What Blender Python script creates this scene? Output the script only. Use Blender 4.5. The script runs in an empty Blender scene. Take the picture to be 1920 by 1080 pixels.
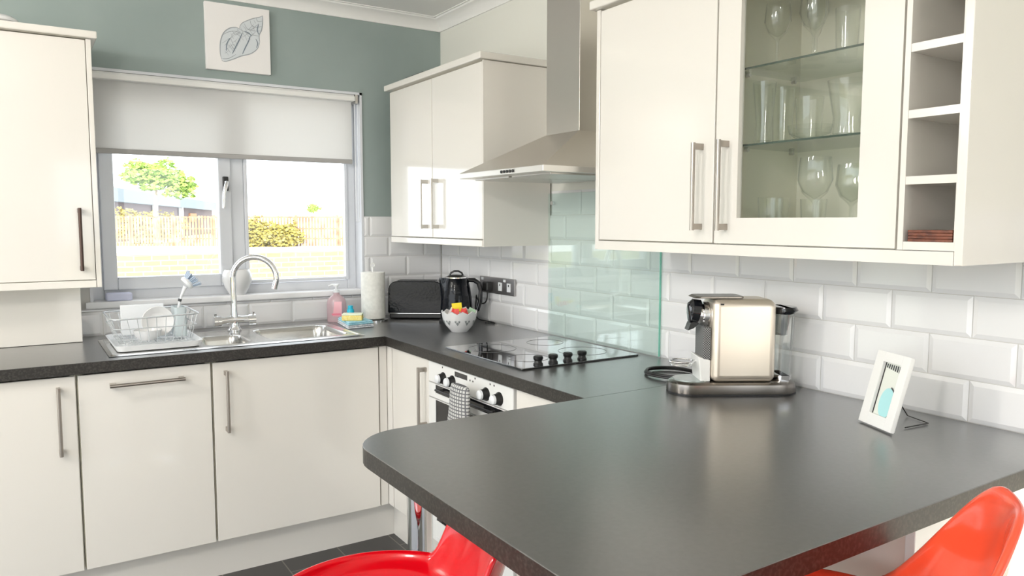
import bpy, bmesh, math, random
from mathutils import Vector, Matrix
random.seed(7)
S = bpy.context.scene
COL = S.collection
PI = math.pi
R = math.radians
# ------------------------------------------------------------------ camera
CAM = Vector((-1.9032, -3.6335, 1.3918))
F, YAW, PITCH = 1425.84, 0.57536, -0.08669
cd = bpy.data.cameras.new('camera'); cam = bpy.data.objects.new('camera', cd); COL.objects.link(cam)
cd.sensor_width = 36; cd.lens = 36 * F / 1920; cd.clip_start = .02; cd.clip_end = 500
cam.location = CAM; cam.rotation_euler = (PI/2 + PITCH, 0, -YAW)
S.camera = cam
# ------------------------------------------------------------------ world, sun, exposure
w = bpy.data.worlds.new('sky'); S.world = w; w.use_nodes = True
bg = w.node_tree.nodes['Background']; bg.inputs[0].default_value = (.90, .95, 1, 1); bg.inputs[1].default_value = 3.15
sd = bpy.data.lights.new('sun', 'SUN'); sun = bpy.data.objects.new('sun', sd); COL.objects.link(sun)
sd.energy = 10; sd.angle = R(3); sd.color = (1, .90, .76)
sun.rotation_euler = Vector((.3, 1, -.34)).to_track_quat('-Z', 'Y').to_euler(); sun.location = (-3, -12, 6)
S.view_settings.view_transform = 'Standard'; S.view_settings.look = 'None'
S.view_settings.gamma = 1; S.view_settings.exposure = 0.17
S.view_settings.use_curve_mapping = False
S.cycles.transparent_max_bounces = 40
S.cycles.sample_clamp_indirect = 6
# daylight through the openings of the room (sky portals)
def area(name, loc, rot, sx, sy, e, col=(1, 1, 1), portal=False):
    l = bpy.data.lights.new(name, 'AREA'); l.shape = 'RECTANGLE'; l.size = sx; l.size_y = sy; l.energy = e; l.color = col
    o = bpy.data.objects.new(name, l); COL.objects.link(o); o.location = loc; o.rotation_euler = rot
    if portal: l.cycles.is_portal = True
    return o
area('patio_portal', (-.85, -6.52, 1.05), (PI/2, 0, 0), 1.5, 2.1, 1, portal=True)
area('side_portal', (-5.02, -3.4, 1.22), (PI/2, 0, -PI/2), 5.2, 2.25, 1, portal=True)
area('sink_portal', (-1.05, .16, 1.54), (-PI/2, 0, 0), 1.2, .98, 1, portal=True)

# ------------------------------------------------------------------ materials
def mat(name, col, rough=.5, metal=0, spec=.5, coat=0, **k):
    m = bpy.data.materials.new(name); m.use_nodes = True
    b = m.node_tree.nodes['Principled BSDF']
    b.inputs['Base Color'].default_value = (*col, 1); b.inputs['Roughness'].default_value = rough
    b.inputs['Metallic'].default_value = metal; b.inputs['Specular IOR Level'].default_value = spec
    b.inputs['Coat Weight'].default_value = coat; b.inputs['Coat Roughness'].default_value = .04
    for a, v in k.items(): b.inputs[a.replace('_', ' ')].default_value = v
    return m
def P(m): return m.node_tree.nodes['Principled BSDF']
def N(m, t, **k):
    n = m.node_tree.nodes.new(t)
    for a, v in k.items():
        if a in n.inputs: n.inputs[a].default_value = v
        else: setattr(n, a, v)
    return n
def L(m, a, b): m.node_tree.links.new(a, b)
def noise_col(m, c1, c2, scale, lo=.4, hi=.6, detail=3, bump=0):
    tc = N(m, 'ShaderNodeTexCoord'); no = N(m, 'ShaderNodeTexNoise', Scale=scale, Detail=detail)
    L(m, tc.outputs['Object'], no.inputs['Vector'])
    r = N(m, 'ShaderNodeValToRGB'); r.color_ramp.elements[0].position = lo; r.color_ramp.elements[1].position = hi
    r.color_ramp.elements[0].color = (*c1, 1); r.color_ramp.elements[1].color = (*c2, 1)
    L(m, no.outputs['Fac'], r.inputs['Fac']); L(m, r.outputs['Color'], P(m).inputs['Base Color'])
    if bump:
        b = N(m, 'ShaderNodeBump', Strength=bump, Distance=.001); L(m, no.outputs['Fac'], b.inputs['Height']); L(m, b.outputs['Normal'], P(m).inputs['Normal'])
    return m
def thin_glass(name, tint, f=1.0, f0=.045):
    m = bpy.data.materials.new(name); m.use_nodes = True; nt = m.node_tree; nt.nodes.clear()
    o = nt.nodes.new('ShaderNodeOutputMaterial'); mx = nt.nodes.new('ShaderNodeMixShader')
    t = nt.nodes.new('ShaderNodeBsdfTransparent'); g = nt.nodes.new('ShaderNodeBsdfGlossy'); lw = nt.nodes.new('ShaderNodeLayerWeight')
    t.inputs[0].default_value = (*tint, 1); g.inputs['Roughness'].default_value = .01; lw.inputs['Blend'].default_value = .5
    pw = nt.nodes.new('ShaderNodeMath'); pw.operation = 'POWER'; pw.inputs[1].default_value = 4.5
    mt = nt.nodes.new('ShaderNodeMath'); mt.operation = 'MULTIPLY_ADD'; mt.inputs[1].default_value = (1 - f0) * f; mt.inputs[2].default_value = f0 * f; mt.use_clamp = True
    nt.links.new(lw.outputs['Facing'], pw.inputs[0]); nt.links.new(pw.outputs[0], mt.inputs[0]); nt.links.new(mt.outputs[0], mx.inputs[0])
    nt.links.new(t.outputs[0], mx.inputs[1]); nt.links.new(g.outputs[0], mx.inputs[2]); nt.links.new(mx.outputs[0], o.inputs[0])
    return m
M = {}
M['cream'] = mat('cream_gloss', (.83, .80, .745), .16, coat=.6)
M['creamin'] = mat('cream_carcass', (.80, .77, .64), .45)
M['white'] = mat('white_satin', (.86, .86, .84), .3)
M['upvc'] = mat('white_upvc', (.72, .74, .78), .28)
M['paint'] = noise_col(mat('blue_grey_paint', (.3, .34, .32), .7), (.305, .37, .355), (.33, .395, .38), 3)
M['paint2'] = mat('pale_green_cream_paint', (.80, .80, .74), .7)
M['ceil'] = mat('ceiling_paint', (.92, .915, .90), .8)
M['tile'] = mat('white_glazed_tile', (.86, .86, .87), .07, coat=.3)
M['grout'] = mat('pale_grout', (.66, .65, .62), .8)
M['top'] = noise_col(mat('charcoal_laminate', (.05, .05, .05), .26, IOR=1.5, coat=1, Coat_Roughness=.33, Coat_IOR=2.0), (.018, .018, .017), (.034, .033, .032), 90, .3, .7, 6)
M['edge'] = noise_col(mat('charcoal_edge', (.04, .035, .03), .42), (.018, .016, .014), (.060, .054, .046), 160, .45, .75, 4)
M['steel'] = mat('brushed_steel', (.62, .60, .57), .28, 1)
M['hoodsteel'] = mat('hood_steel', (.64, .605, .56), .33, 1)
M['handle'] = mat('satin_nickel', (.42, .38, .34), .30, 1)
M['chrome'] = mat('chrome', (.85, .85, .86), .06, 1)
M['sink'] = mat('sink_steel', (.68, .67, .65), .20, 1)
M['black'] = mat('gloss_black', (.008, .009, .012), .08, coat=.5)
M['mblack'] = mat('matt_black', (.012, .012, .012), .4)
M['hob'] = mat('black_hob_glass', (.006, .006, .007), .02, coat=1, IOR=1.9)
M['glassblack'] = mat('oven_glass', (.012, .012, .013), .06)
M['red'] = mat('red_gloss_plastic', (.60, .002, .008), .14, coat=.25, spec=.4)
M['sunlit_red'] = mat('sunlit_red_gloss_plastic', (.86, .085, .035), .16, coat=.4)  # red stool plastic again, with warm sunlight put into the base colour
M['pane'] = thin_glass('window_glass', (.97, .98, .98))
M['tumbler'] = thin_glass('clear_glassware', (.99, .995, .988), 1.1)
M['splash'] = thin_glass('toughened_glass', (.945, .988, .972), 1.6)
M['shelfglass'] = thin_glass('shelf_glass', (.90, .95, .90), 1.3)
M['greenedge'] = mat('green_glass_edge', (.22, .62, .48), .15)
M['darkedge'] = mat('dark_glass_edge', (.05, .075, .05), .15)
M['paper'] = noise_col(mat('kitchen_paper', (.86, .85, .80), .9), (.82, .81, .76), (.88, .87, .82), 60, bump=.4)
M['pink'] = mat('pink_soap', (.85, .42, .47), .12, coat=.4)
M['pinkd'] = mat('pink_label_print', (.80, .20, .28), .3)
M['clear'] = thin_glass('clear_plastic', (.955, .97, .97), 1.6)
M['blue'] = noise_col(mat('blue_cloth', (.35, .68, .78), .9), (.30, .62, .74), (.50, .78, .86), 120)
M['whitecloth'] = noise_col(mat('white_cloth', (.75, .78, .82), .9), (.55, .60, .66), (.84, .86, .88), 110)
M['cyan'] = mat('cyan_plastic', (.02, .50, .72), .25)
M['yellow'] = noise_col(mat('yellow_sponge', (.92, .74, .25), .9), (.88, .68, .20), (.95, .80, .34), 150, bump=.5)
M['palesp'] = mat('pale_scourer', (.86, .90, .70), .9)
M['ceramic'] = mat('white_ceramic', (.80, .80, .80), .18, coat=.3)
M['plasw'] = mat('white_plastic', (.84, .86, .88), .3)
M['palebl'] = mat('pale_blue_bristle', (.55, .65, .78), .7)
M['wood'] = noise_col(mat('dark_red_wood', (.14, .035, .015), .4), (.09, .022, .010), (.20, .055, .024), 40)
M['champ'] = mat('champagne_metal', (.86, .77, .66), .30, .75)
M['champdk'] = mat('grey_metal_trim', (.26, .24, .22), .24, 1)
M['yel2'] = mat('yellow_packet', (.95, .78, .01), .35)
M['red2'] = mat('red_packet', (.80, .05, .04), .35)
M['wpack'] = mat('white_packet', (.85, .82, .80), .4)
M['gpack'] = mat('green_packet', (.45, .65, .45), .4)
M['canvas'] = mat('canvas', (.90, .88, .87), .85)
M['draw1'] = mat('grey_paint_stroke', (.38, .41, .44), .8)
M['draw2'] = mat('blue_grey_paint_stroke', (.20, .25, .30), .8)
M['draw3'] = mat('pale_paint_wash', (.70, .74, .77), .8)
M['dark'] = mat('dark_grey_plastic', (.05, .055, .06), .5)
M['teal'] = mat('teal_print', (.45, .80, .82), .4)
M['palep'] = mat('pale_print', (.80, .83, .76), .3)
M['lamp'] = mat('fill_lamp_glow', (.9, .9, .9), .5, Emission_Color=(1, .95, .88, 1), Emission_Strength=80)  # glow of the added fill globes
# roller blind: fabric lets daylight through
m = M['blind'] = mat('blind_fabric', (.86, .86, .85), .85)
tr = N(m, 'ShaderNodeBsdfTranslucent'); tr.inputs[0].default_value = (.86, .85, .83, 1)
mx = N(m, 'ShaderNodeMixShader'); mx.inputs[0].default_value = .42
L(m, P(m).outputs[0], mx.inputs[1]); L(m, tr.outputs[0], mx.inputs[2]); L(m, mx.outputs[0], m.node_tree.nodes['Material Output'].inputs[0])
# floor tiles
m = M['floor'] = mat('slate_floor_tile', (.03, .03, .03), .32)
tc = N(m, 'ShaderNodeTexCoord'); mp = N(m, 'ShaderNodeMapping'); mp.inputs['Location'].default_value = (.98, .58, 0); mp.inputs['Rotation'].default_value = (0, 0, PI/2)
br = N(m, 'ShaderNodeTexBrick', Scale=1, **{'Mortar Size': .0025, 'Brick Width': .48, 'Row Height': .236}); br.offset = .5
br.inputs['Color1'].default_value = (.030, .028, .027, 1); br.inputs['Color2'].default_value = (.040, .037, .035, 1); br.inputs['Mortar'].default_value = (.16, .15, .13, 1)
L(m, tc.outputs['Object'], mp.inputs[0]); L(m, mp.outputs[0], br.inputs[0]); L(m, br.outputs['Color'], P(m).inputs['Base Color'])
# oven mitt / bowl checks
def checks(name, c1, c2, sc, rough=.8, bump=.6):
    m = mat(name, c1, rough); tc = N(m, 'ShaderNodeTexCoord'); ck = N(m, 'ShaderNodeTexBrick', Scale=sc, **{'Mortar Size': .09, 'Brick Width': .55, 'Row Height': .5})
    ck.offset = 0; ck.inputs['Color1'].default_value = (*c1, 1); ck.inputs['Color2'].default_value = (*c1, 1); ck.inputs['Mortar'].default_value = (*c2, 1)
    sx = N(m, 'ShaderNodeSeparateXYZ'); cx = N(m, 'ShaderNodeCombineXYZ')
    L(m, tc.outputs['Object'], sx.inputs[0]); L(m, sx.outputs[1], cx.inputs[0]); L(m, sx.outputs[2], cx.inputs[1]); L(m, cx.outputs[0], ck.inputs['Vector']); L(m, ck.outputs['Color'], P(m).inputs['Base Color'])
    b = N(m, 'ShaderNodeBump', Strength=bump, Distance=.003); b.invert = True; L(m, ck.outputs['Fac'], b.inputs['Height']); L(m, b.outputs['Normal'], P(m).inputs['Normal'])
    return m
M['mitt'] = checks('grey_checked_quilt', (.62, .62, .60), (.14, .14, .15), 42)
# diamond embossed black (kettle and toaster)
m = M['blackd'] = mat('embossed_gloss_black', (.003, .004, .007), .14, spec=.3)
tc = N(m, 'ShaderNodeTexCoord'); vo = N(m, 'ShaderNodeTexVoronoi', Scale=85); vo.distance = 'MANHATTAN'
b = N(m, 'ShaderNodeBump', Strength=.18, Distance=.0015); L(m, tc.outputs['Object'], vo.inputs['Vector']); L(m, vo.outputs['Distance'], b.inputs['Height']); L(m, b.outputs['Normal'], P(m).inputs['Normal'])
# speaker grille like mesh of the coffee machine
m = M['grille'] = mat('black_grille', (.02, .02, .02), .4)
tc = N(m, 'ShaderNodeTexCoord'); ck = N(m, 'ShaderNodeTexChecker', Scale=300); ck.inputs['Color1'].default_value = (.015, .015, .015, 1); ck.inputs['Color2'].default_value = (.30, .30, .30, 1)
L(m, tc.outputs['Object'], ck.inputs[0]); L(m, ck.outputs['Color'], P(m).inputs['Base Color'])
# outdoor
M['leaf1'] = mat('lime_leaf', (.28, .44, .09), .6); M['leaf2'] = mat('yellow_green_leaf', (.42, .36, .12), .6)
M['leaf3'] = mat('olive_leaf', (.32, .28, .07), .6)
M['bark'] = mat('pale_bark', (.45, .38, .30), .8)
M['fence'] = noise_col(mat('weathered_fence', (.28, .19, .13), .8), (.21, .14, .09), (.34, .23, .15), 2)
M['road'] = mat('pale_road', (.62, .60, .58), .9)
M['verge'] = noise_col(mat('dry_grass', (.2, .2, .1), .9), (.17, .19, .06), (.28, .24, .12), 1.3)
M['render'] = mat('house_wall', (.16, .125, .13), .8); M['roofband'] = mat('grey_roof', (.22, .27, .30), .6)
M['terr'] = mat('terracotta', (.60, .28, .15), .8)
m = M['gbrick'] = mat('garden_brick', (.5, .35, .25), .9)
tc = N(m, 'ShaderNodeTexCoord'); mp = N(m, 'ShaderNodeMapping'); mp.inputs['Rotation'].default_value = (PI/2, 0, 0)
br = N(m, 'ShaderNodeTexBrick', Scale=1, **{'Mortar Size': .008, 'Brick Width': .225, 'Row Height': .075})
br.inputs['Color1'].default_value = (.33, .23, .15, 1); br.inputs['Color2'].default_value = (.28, .19, .12, 1); br.inputs['Mortar'].default_value = (.42, .36, .28, 1)
L(m, tc.outputs['Object'], mp.inputs[0]); L(m, mp.outputs[0], br.inputs[0]); L(m, br.outputs['Color'], P(m).inputs['Base Color'])

# ------------------------------------------------------------------ mesh helpers
def frame(d):
    d = d.normalized(); a = Vector((0, 0, 1)) if abs(d.z) < .95 else Vector((1, 0, 0))
    x = d.cross(a).normalized(); return x, x.cross(d).normalized()
class MB:
    def __init__(s): s.v = []; s.f = []; s.mi = []; s.cur = 0
    def add(s, vs, fs):
        n = len(s.v); s.v += [tuple(v) for v in vs]; s.f += [tuple(i + n for i in f) for f in fs]; s.mi += [s.cur] * len(fs); return s
    def box(s, x0, x1, y0, y1, z0, z1):
        x0, x1 = sorted((x0, x1)); y0, y1 = sorted((y0, y1)); z0, z1 = sorted((z0, z1))
        vs = [(x, y, z) for z in (z0, z1) for y in (y0, y1) for x in (x0, x1)]
        return s.add(vs, [(0, 2, 3, 1), (4, 5, 7, 6), (0, 1, 5, 4), (2, 6, 7, 3), (0, 4, 6, 2), (1, 3, 7, 5)])
    def tube(s, pts, r, n=12, cap=True, closed=False):
        pts = [Vector(p) for p in pts]; k = len(pts); rs = r if isinstance(r, (list, tuple)) else [r] * k
        vs = []; px = None
        for i, p in enumerate(pts):
            if closed: d = pts[(i + 1) % k] - pts[i - 1]
            else: d = pts[min(i + 1, k - 1)] - pts[max(i - 1, 0)]
            d.normalize()
            if px is None: x, y = frame(d)
            else: x = (px - d * px.dot(d)).normalized(); y = x.cross(d)
            px = x
            for j in range(n):
                a = 2 * PI * j / n; vs.append(p + x * math.cos(a) * rs[i] + y * math.sin(a) * rs[i])
        fs = []
        for i in range(k if closed else k - 1):
            for j in range(n):
                a, b = i * n + j, i * n + (j + 1) % n; c, d_ = ((i + 1) % k) * n + (j + 1) % n, ((i + 1) % k) * n + j
                fs.append((a, d_, c, b))
        if cap and not closed: fs += [tuple(range(n)), tuple(range(k * n - 1, (k - 1) * n - 1, -1))]
        return s.add(vs, fs)
    def cyl(s, p0, p1, r, n=24): return s.tube([p0, p1], r, n)
    def lathe(s, prof, c=(0, 0, 0), n=32, sx=1, sy=1, wob=None, close=False):
        vs = []
        for (r, z) in prof:
            for j in range(n):
                a = 2 * PI * j / n; q = wob(a, r, z) if wob else (r, z)
                vs.append((c[0] + q[0] * math.cos(a) * sx, c[1] + q[0] * math.sin(a) * sy, c[2] + q[1]))
        fs = []
        for i in range(len(prof) - 1):
            for j in range(n):
                a, b = i * n + j, i * n + (j + 1) % n; fs.append((a, b, b + n, a + n))
        if close: fs += [tuple(range(n - 1, -1, -1)), tuple(range((len(prof) - 1) * n, len(prof) * n))]
        return s.add(vs, fs)
    def prism(s, poly, z0, z1, ax='z'):
        n = len(poly)
        def q(p, h): return {'z': (p[0], p[1], h), 'y': (p[0], h, p[1]), 'x': (h, p[0], p[1])}[ax]
        vs = [q(p, z0) for p in poly] + [q(p, z1) for p in poly]
        fs = [tuple(range(n - 1, -1, -1)), tuple(range(n, 2 * n))] + [(i, (i + 1) % n, n + (i + 1) % n, n + i) for i in range(n)]
        return s.add(vs, fs)
    def loft(s, rings, cap=True):
        n = len(rings[0]); vs = [p for r in rings for p in r]; fs = []
        for i in range(len(rings) - 1):
            for j in range(n): a, b = i * n + j, i * n + (j + 1) % n; fs.append((a, b, b + n, a + n))
        if cap: fs += [tuple(range(n - 1, -1, -1)), tuple(range((len(rings) - 1) * n, len(rings) * n))]
        return s.add(vs, fs)
    def build(s, name, m, parent=None, world=False, smooth=False, bevel=0, seg=2, recalc=True, solid=0, sub=0):
        me = bpy.data.meshes.new(name); off = Vector((0, 0, 0))
        if world and parent is not None:
            root = parent
            while root.parent: root = root.parent
            off = root.location.copy()
        me.from_pydata([tuple(Vector(v) - off) for v in s.v], [], s.f)
        ms = m if isinstance(m, (list, tuple)) else [m]
        for q in ms: me.materials.append(q)
        me.polygons.foreach_set('material_index', s.mi)
        if recalc:
            b = bmesh.new(); b.from_mesh(me); bmesh.ops.recalc_face_normals(b, faces=b.faces); b.to_mesh(me); b.free()
        if smooth:
            me.shade_smooth(); me.set_sharp_from_angle(angle=R(40 if smooth is True else smooth))
        o = bpy.data.objects.new(name, me); COL.objects.link(o)
        if parent is not None: o.parent = parent
        if solid:
            md = o.modifiers.new('thickness', 'SOLIDIFY'); md.thickness = solid; md.offset = 0
        if bevel:
            md = o.modifiers.new('bevel', 'BEVEL'); md.width = bevel; md.segments = seg; md.limit_method = 'ANGLE'; md.angle_limit = R(35)
        if sub:
            md = o.modifiers.new('sub', 'SUBSURF'); md.levels = sub; md.render_levels = sub
        return o
def thing(name, label, cat, loc=(0, 0, 0), rz=0, group=None, rot=None):
    o = bpy.data.objects.new(name, None); COL.objects.link(o); o.location = loc; o.rotation_euler = rot or (0, 0, rz); o.empty_display_size = .05
    tag(o, label, cat, group); return o
def tag(o, label, cat, group=None, kind=None):
    o['label'] = label; o['category'] = cat
    if group: o['group'] = group
    if kind: o['kind'] = kind
    return o
def struct(o, label=None):
    o['kind'] = 'structure'
    if label: o['label'] = label
    return o
def dup(root, loc, rz=None, label=None, name=None):
    r = root.copy(); COL.objects.link(r); r.location = loc
    if rz is not None: r.rotation_euler = (0, 0, rz)
    if label: r['label'] = label
    if name: r.name = name
    for ch in list(root.children):
        c = ch.copy(); COL.objects.link(c); c.parent = r
        for g in list(ch.children):
            d = g.copy(); COL.objects.link(d); d.parent = c
    return r
def rrect(x0, x1, y0, y1, r, n=8):
    out = []
    for cx, cy, a0 in ((x1 - r, y1 - r, 0), (x0 + r, y1 - r, 90), (x0 + r, y0 + r, 180), (x1 - r, y0 + r, 270)):
        for i in range(n + 1):
            a = R(a0 + 90 * i / n); out.append((cx + r * math.cos(a), cy + r * math.sin(a)))
    return out
def arc(c, r, a0, a1, n, f): return [f(c, r, R(a0 + (a1 - a0) * i / n)) for i in range(n + 1)]

W = .91            # worktop height
DX, DY = -.62, -.67   # worktop front edges (right run, sink run)
# ------------------------------------------------------------------ room shell
CZ = 2.44
struct(MB().box(-5.1, 3.0, -6.6, .14, -.12, 0).build('floor', M['floor']))
struct(MB().box(-5.1, .12, -6.6, .14, CZ, CZ + .1).build('ceiling', M['ceil']))
wx0, wx1, wz0, wz1 = -1.66, -.437, 1.045, 2.03     # window opening
wb = MB(); y0, y1 = .006, .14
wb.box(-5.1, wx0, y0, y1, 0, CZ); wb.box(wx1, .12, y0, y1, 0, CZ); wb.box(wx0, wx1, y0, y1, 0, wz0); wb.box(wx0, wx1, y0, y1, wz1, CZ)
struct(wb.build('wall_back', M['paint']))
rv = MB(); e = .012   # white plastered reveals of the window opening
rv.box(wx1 - e, wx1 + .0, -.001, .139, wz0, wz1); rv.box(wx0, wx0 + e, -.001, .139, wz0, wz1); rv.box(wx0, wx1, -.001, .139, wz1 - e, wz1)
struct(rv.build('trim_1', M['upvc']), 'white lining of the window opening')
struct(MB().box(.008, .12, -6.6, .006, 0, CZ).build('wall_right', M['paint2']))
# rear wall with wide patio opening, left wall with an opening widened for side light (both behind the photographer)
rb = MB(); rb.box(-5.1, -1.6, -6.6, -6.5, 0, CZ); rb.box(-.1, .12, -6.6, -6.5, 0, CZ)
rb.box(-1.6, -.1, -6.6, -6.5, 2.1, CZ)
struct(rb.build('wall_rear', M['paint2']))
lb = MB(); lb.box(-5.1, -5.0, -6.5, -6.0, 0, CZ); lb.box(-5.1, -5.0, -.8, .14, 0, CZ); lb.box(-5.1, -5.0, -6.0, -.8, 2.35, CZ); lb.box(-5.1, -5.0, -6.0, -.8, 0, .1)
struct(lb.build('wall_left', M['paint2']))
pd = MB()
for x in (-1.6, -.86, -.16): pd.box(x, x + .06, -6.58, -6.53, 0, 2.1)
pd.box(-1.6, -.1, -6.58, -6.53, 2.04, 2.1); pd.box(-1.6, -.1, -6.58, -6.53, 0, .08)
struct(pd.build('door_1', M['upvc']), 'white framed patio door behind the photographer')
# coving (quarter hollow between wall and ceiling)
prof = [(0, 2.382), (.008, 2.382), (.012, 2.392), (.022, 2.410), (.040, 2.424), (.058, 2.430), (.062, 2.436), (.072, 2.436), (.072, 2.44), (0, 2.44)]
cv = MB(); cv.loft([[(-5, .006 - p, z) for p, z in prof], [(.008 - 0 - 0, .006 - p, z) for p, z in prof]])
struct(cv.build('trim_2', M['ceil'], smooth=30), 'white coving above the window wall')
cv = MB(); cv.loft([[(.008 - p, -6.5, z) for p, z in prof], [(.008 - p, .006, z) for p, z in prof]])
struct(cv.build('trim_3', M['ceil'], smooth=30), 'white coving above the hob wall')
# bevelled brick tiles
def tiles(name, label, cells, plane):
    mb = MB(); t, bv = .0062, .011
    for (a0, a1, z0, z1) in cells:
        if a1 - a0 < .012 or z1 - z0 < .012: continue
        b = min(bv, (a1 - a0) / 3, (z1 - z0) / 3)
        o = [(a0, z0), (a1, z0), (a1, z1), (a0, z1)]; i_ = [(a0 + b, z0 + b), (a1 - b, z0 + b), (a1 - b, z1 - b), (a0 + b, z1 - b)]
        if plane == 'x': vs = [(.007, a, z) for a, z in o] + [(.003, a, z) for a, z in o] + [(-.001, a, z) for a, z in i_]
        else: vs = [(a, .006, z) for a, z in o] + [(a, .002, z) for a, z in o] + [(a, -.002, z) for a, z in i_]
        fs = [(8, 9, 10, 11)]
        for k in range(4):
            q = (k + 1) % 4; fs += [(k, q, 4 + q, 4 + k), (4 + k, 4 + q, 8 + q, 8 + k)]
        mb.add(vs, fs)
    mb.cur = 1
    if plane == 'x': mb.box(.0045, .0075, min(c[0] for c in cells), max(c[1] for c in cells), W - .03, max(c[3] for c in cells if c[0] < -1.8 or True) - .1)
    else:
        for (a, b_, c, d) in ((-2.4, .006, W - .03, wz0 - .02), (wx1, .006, wz0 - .02, 1.419), (-2.4, wx0, wz0 - .02, 1.419)): mb.box(a, b_, .0025, .0062, c, d)
    o = mb.build(name, [M['tile'], M['grout']]); return struct(o, label)
cells = []
for r in range(6):
    z0, z1 = W + .102 * r + .001, W + .102 * (r + 1) - .001
    ph = -1.104 - (.101 if r % 2 else 0)
    for k in range(-7, 24):
        a1 = ph - .202 * k; a0 = a1 - .200
        lo, hi = (-4.2, 0) if r < 5 else (-1.70, -.995)
        a0c, a1c = max(a0, lo), min(a1, hi - .001)
        if a1c > a0c: cells.append((a0c, a1c, z0, z1))
tiles('trim_4', 'white bevelled brick tiles on the hob wall', cells, 'x')
cells = []
for r in range(5):
    z0, z1 = W + .102 * r + .001, W + .102 * (r + 1) - .001
    ph = -.0015 - (.101 if r % 2 else 0)
    for k in range(-1, 13):
        a1 = ph - .202 * k; a0 = a1 - .200; a0 = max(a0, -2.4); a1 = min(a1, -.0012)
        if a1 <= a0: continue
        if z0 < wz0 - .02 and z1 > wz0 - .02:   # sill line
            if a0 < wx1 and a1 > wx1: cells.append((wx1, a1, z0, z1)); cells.append((a0, wx1, z0, wz0 - .02))
            elif a1 <= wx1: cells.append((a0, a1, z0, wz0 - .02))
            else: cells.append((a0, a1, z0, z1))
        elif z0 >= wz0 - .02:
            if a1 <= wx0 or a0 >= wx1: cells.append((a0, a1, z0, z1))
            elif a0 < wx1 < a1: cells.append((wx1, a1, z0, z1))
            elif a0 < wx0 < a1: cells.append((a0, wx0, z0, z1))
        else: cells.append((a0, a1, z0, z1))
tiles('trim_5', 'white bevelled brick tiles under and beside the window', cells, 'y')
# ------------------------------------------------------------------ window
win = bpy.data.objects.new('window_1', None); COL.objects.link(win); win.location = (-1.05, .1, wz0)
win['kind'] = 'structure'; win['label'] = 'white framed kitchen window above the sink'
def fr(mb, x0, x1, z0, z1, t, ya, yb):
    mb.box(x0, x0 + t, ya, yb, z0, z1); mb.box(x1 - t, x1, ya, yb, z0, z1); mb.box(x0 + t, x1 - t, ya, yb, z0, z0 + t); mb.box(x0 + t, x1 - t, ya, yb, z1 - t, z1)
X0, X1 = wx0 + e, wx1 - e
f_ = MB(); fr(f_, X0, X1, wz0 + .004, wz1 - e, .048, .082, .135); f_.box(-1.062, -1.0, .082, .135, wz0 + .054, wz1 - e - .042)
f_.build('window_frame', M['upvc'], win, world=True, bevel=.004)
s_ = MB(); fr(s_, X0 + .046, -1.060, wz0 + .05, wz1 - .06, .056, .068, .120); s_.build('window_sash', M['upvc'], win, world=True, bevel=.005)
s_ = MB(); fr(s_, -1.0, X1 - .042, wz0 + .054, wz1 - .054, .016, .075, .1); s_.build('glazing_bead', M['upvc'], win, world=True, bevel=.003)
MB().box(X0 + .1, -1.114, .098, .102, wz0 + .104, wz1 - .11).build('glass_pane', M['pane'], win, world=True)
MB().box(-.985, X1 - .056, .098, .102, wz0 + .068, wz1 - .068).build('glass_pane', M['pane'], win, world=True)
h = MB(); h.box(-1.098, -1.074, .052, .068, 1.535, 1.60); hb = h.build('handle_base', M['mblack'], win, world=True, bevel=.003)
h = MB(); h.tube([(-1.086, .052, 1.575), (-1.086, .034, 1.572), (-1.090, .028, 1.56), (-1.100, .03, 1.52), (-1.102, .036, 1.455)], [.009, .009, .009, .008, .007], 10)
h.build('window_handle', M['chrome'], win, world=True, smooth=True)
sl = MB(); sl.prism(rrect(-.022, .085, wz0 - .018, wz0 + .010, .006, 4), X0 - .03, X1 + .0, 'x'); sl.build('window_sill', mat('sill_white', (.90, .90, .91), .3), win, world=True, smooth=True)
# blind
bl = thing('roller_blind', 'pale grey roller blind drawn halfway down the sink window', 'blind', (-1.05, .03, 2.0))
b_ = MB(); b_.prism([(-.012, 1.985), (.05, 1.985), (.05, 2.017), (.0, 2.017), (-.012, 2.005)], X0 + .004, X1 - .026, 'x'); b_.build('head_rail', M['white'], bl, world=True, bevel=.003)
b_ = MB(); b_.box(X1 - .024, X1 - .010, -.008, .05, 1.975, 2.017); b_.build('end_bracket', M['steel'], bl, world=True, bevel=.002)
b_ = MB(); b_.box(X0 + .02, -.482, .026, .0272, 1.70, 1.99); b_.build('blind_fabric', M['blind'], bl, world=True)
b_ = MB(); b_.box(X0 + .02, -.482, .019, .034, 1.680, 1.702); b_.build('bottom_bar', mat('blind_bar', (.42, .41, .40), .5), bl, world=True, bevel=.004)
b_ = MB(); pts = [(-.468, .02, 1.985), (-.468, .02, 1.5)] + arc((-.460, 1.40), .008, 180, 360, 6, lambda c, r, a: (c[0] + r * math.cos(a), .02, c[1] + r * math.sin(a))) + [(-.452, .02, 1.985)]
b_.tube(pts, .0018, 6); b_.build('pull_chain', M['plasw'], bl, world=True, smooth=True)

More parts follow.
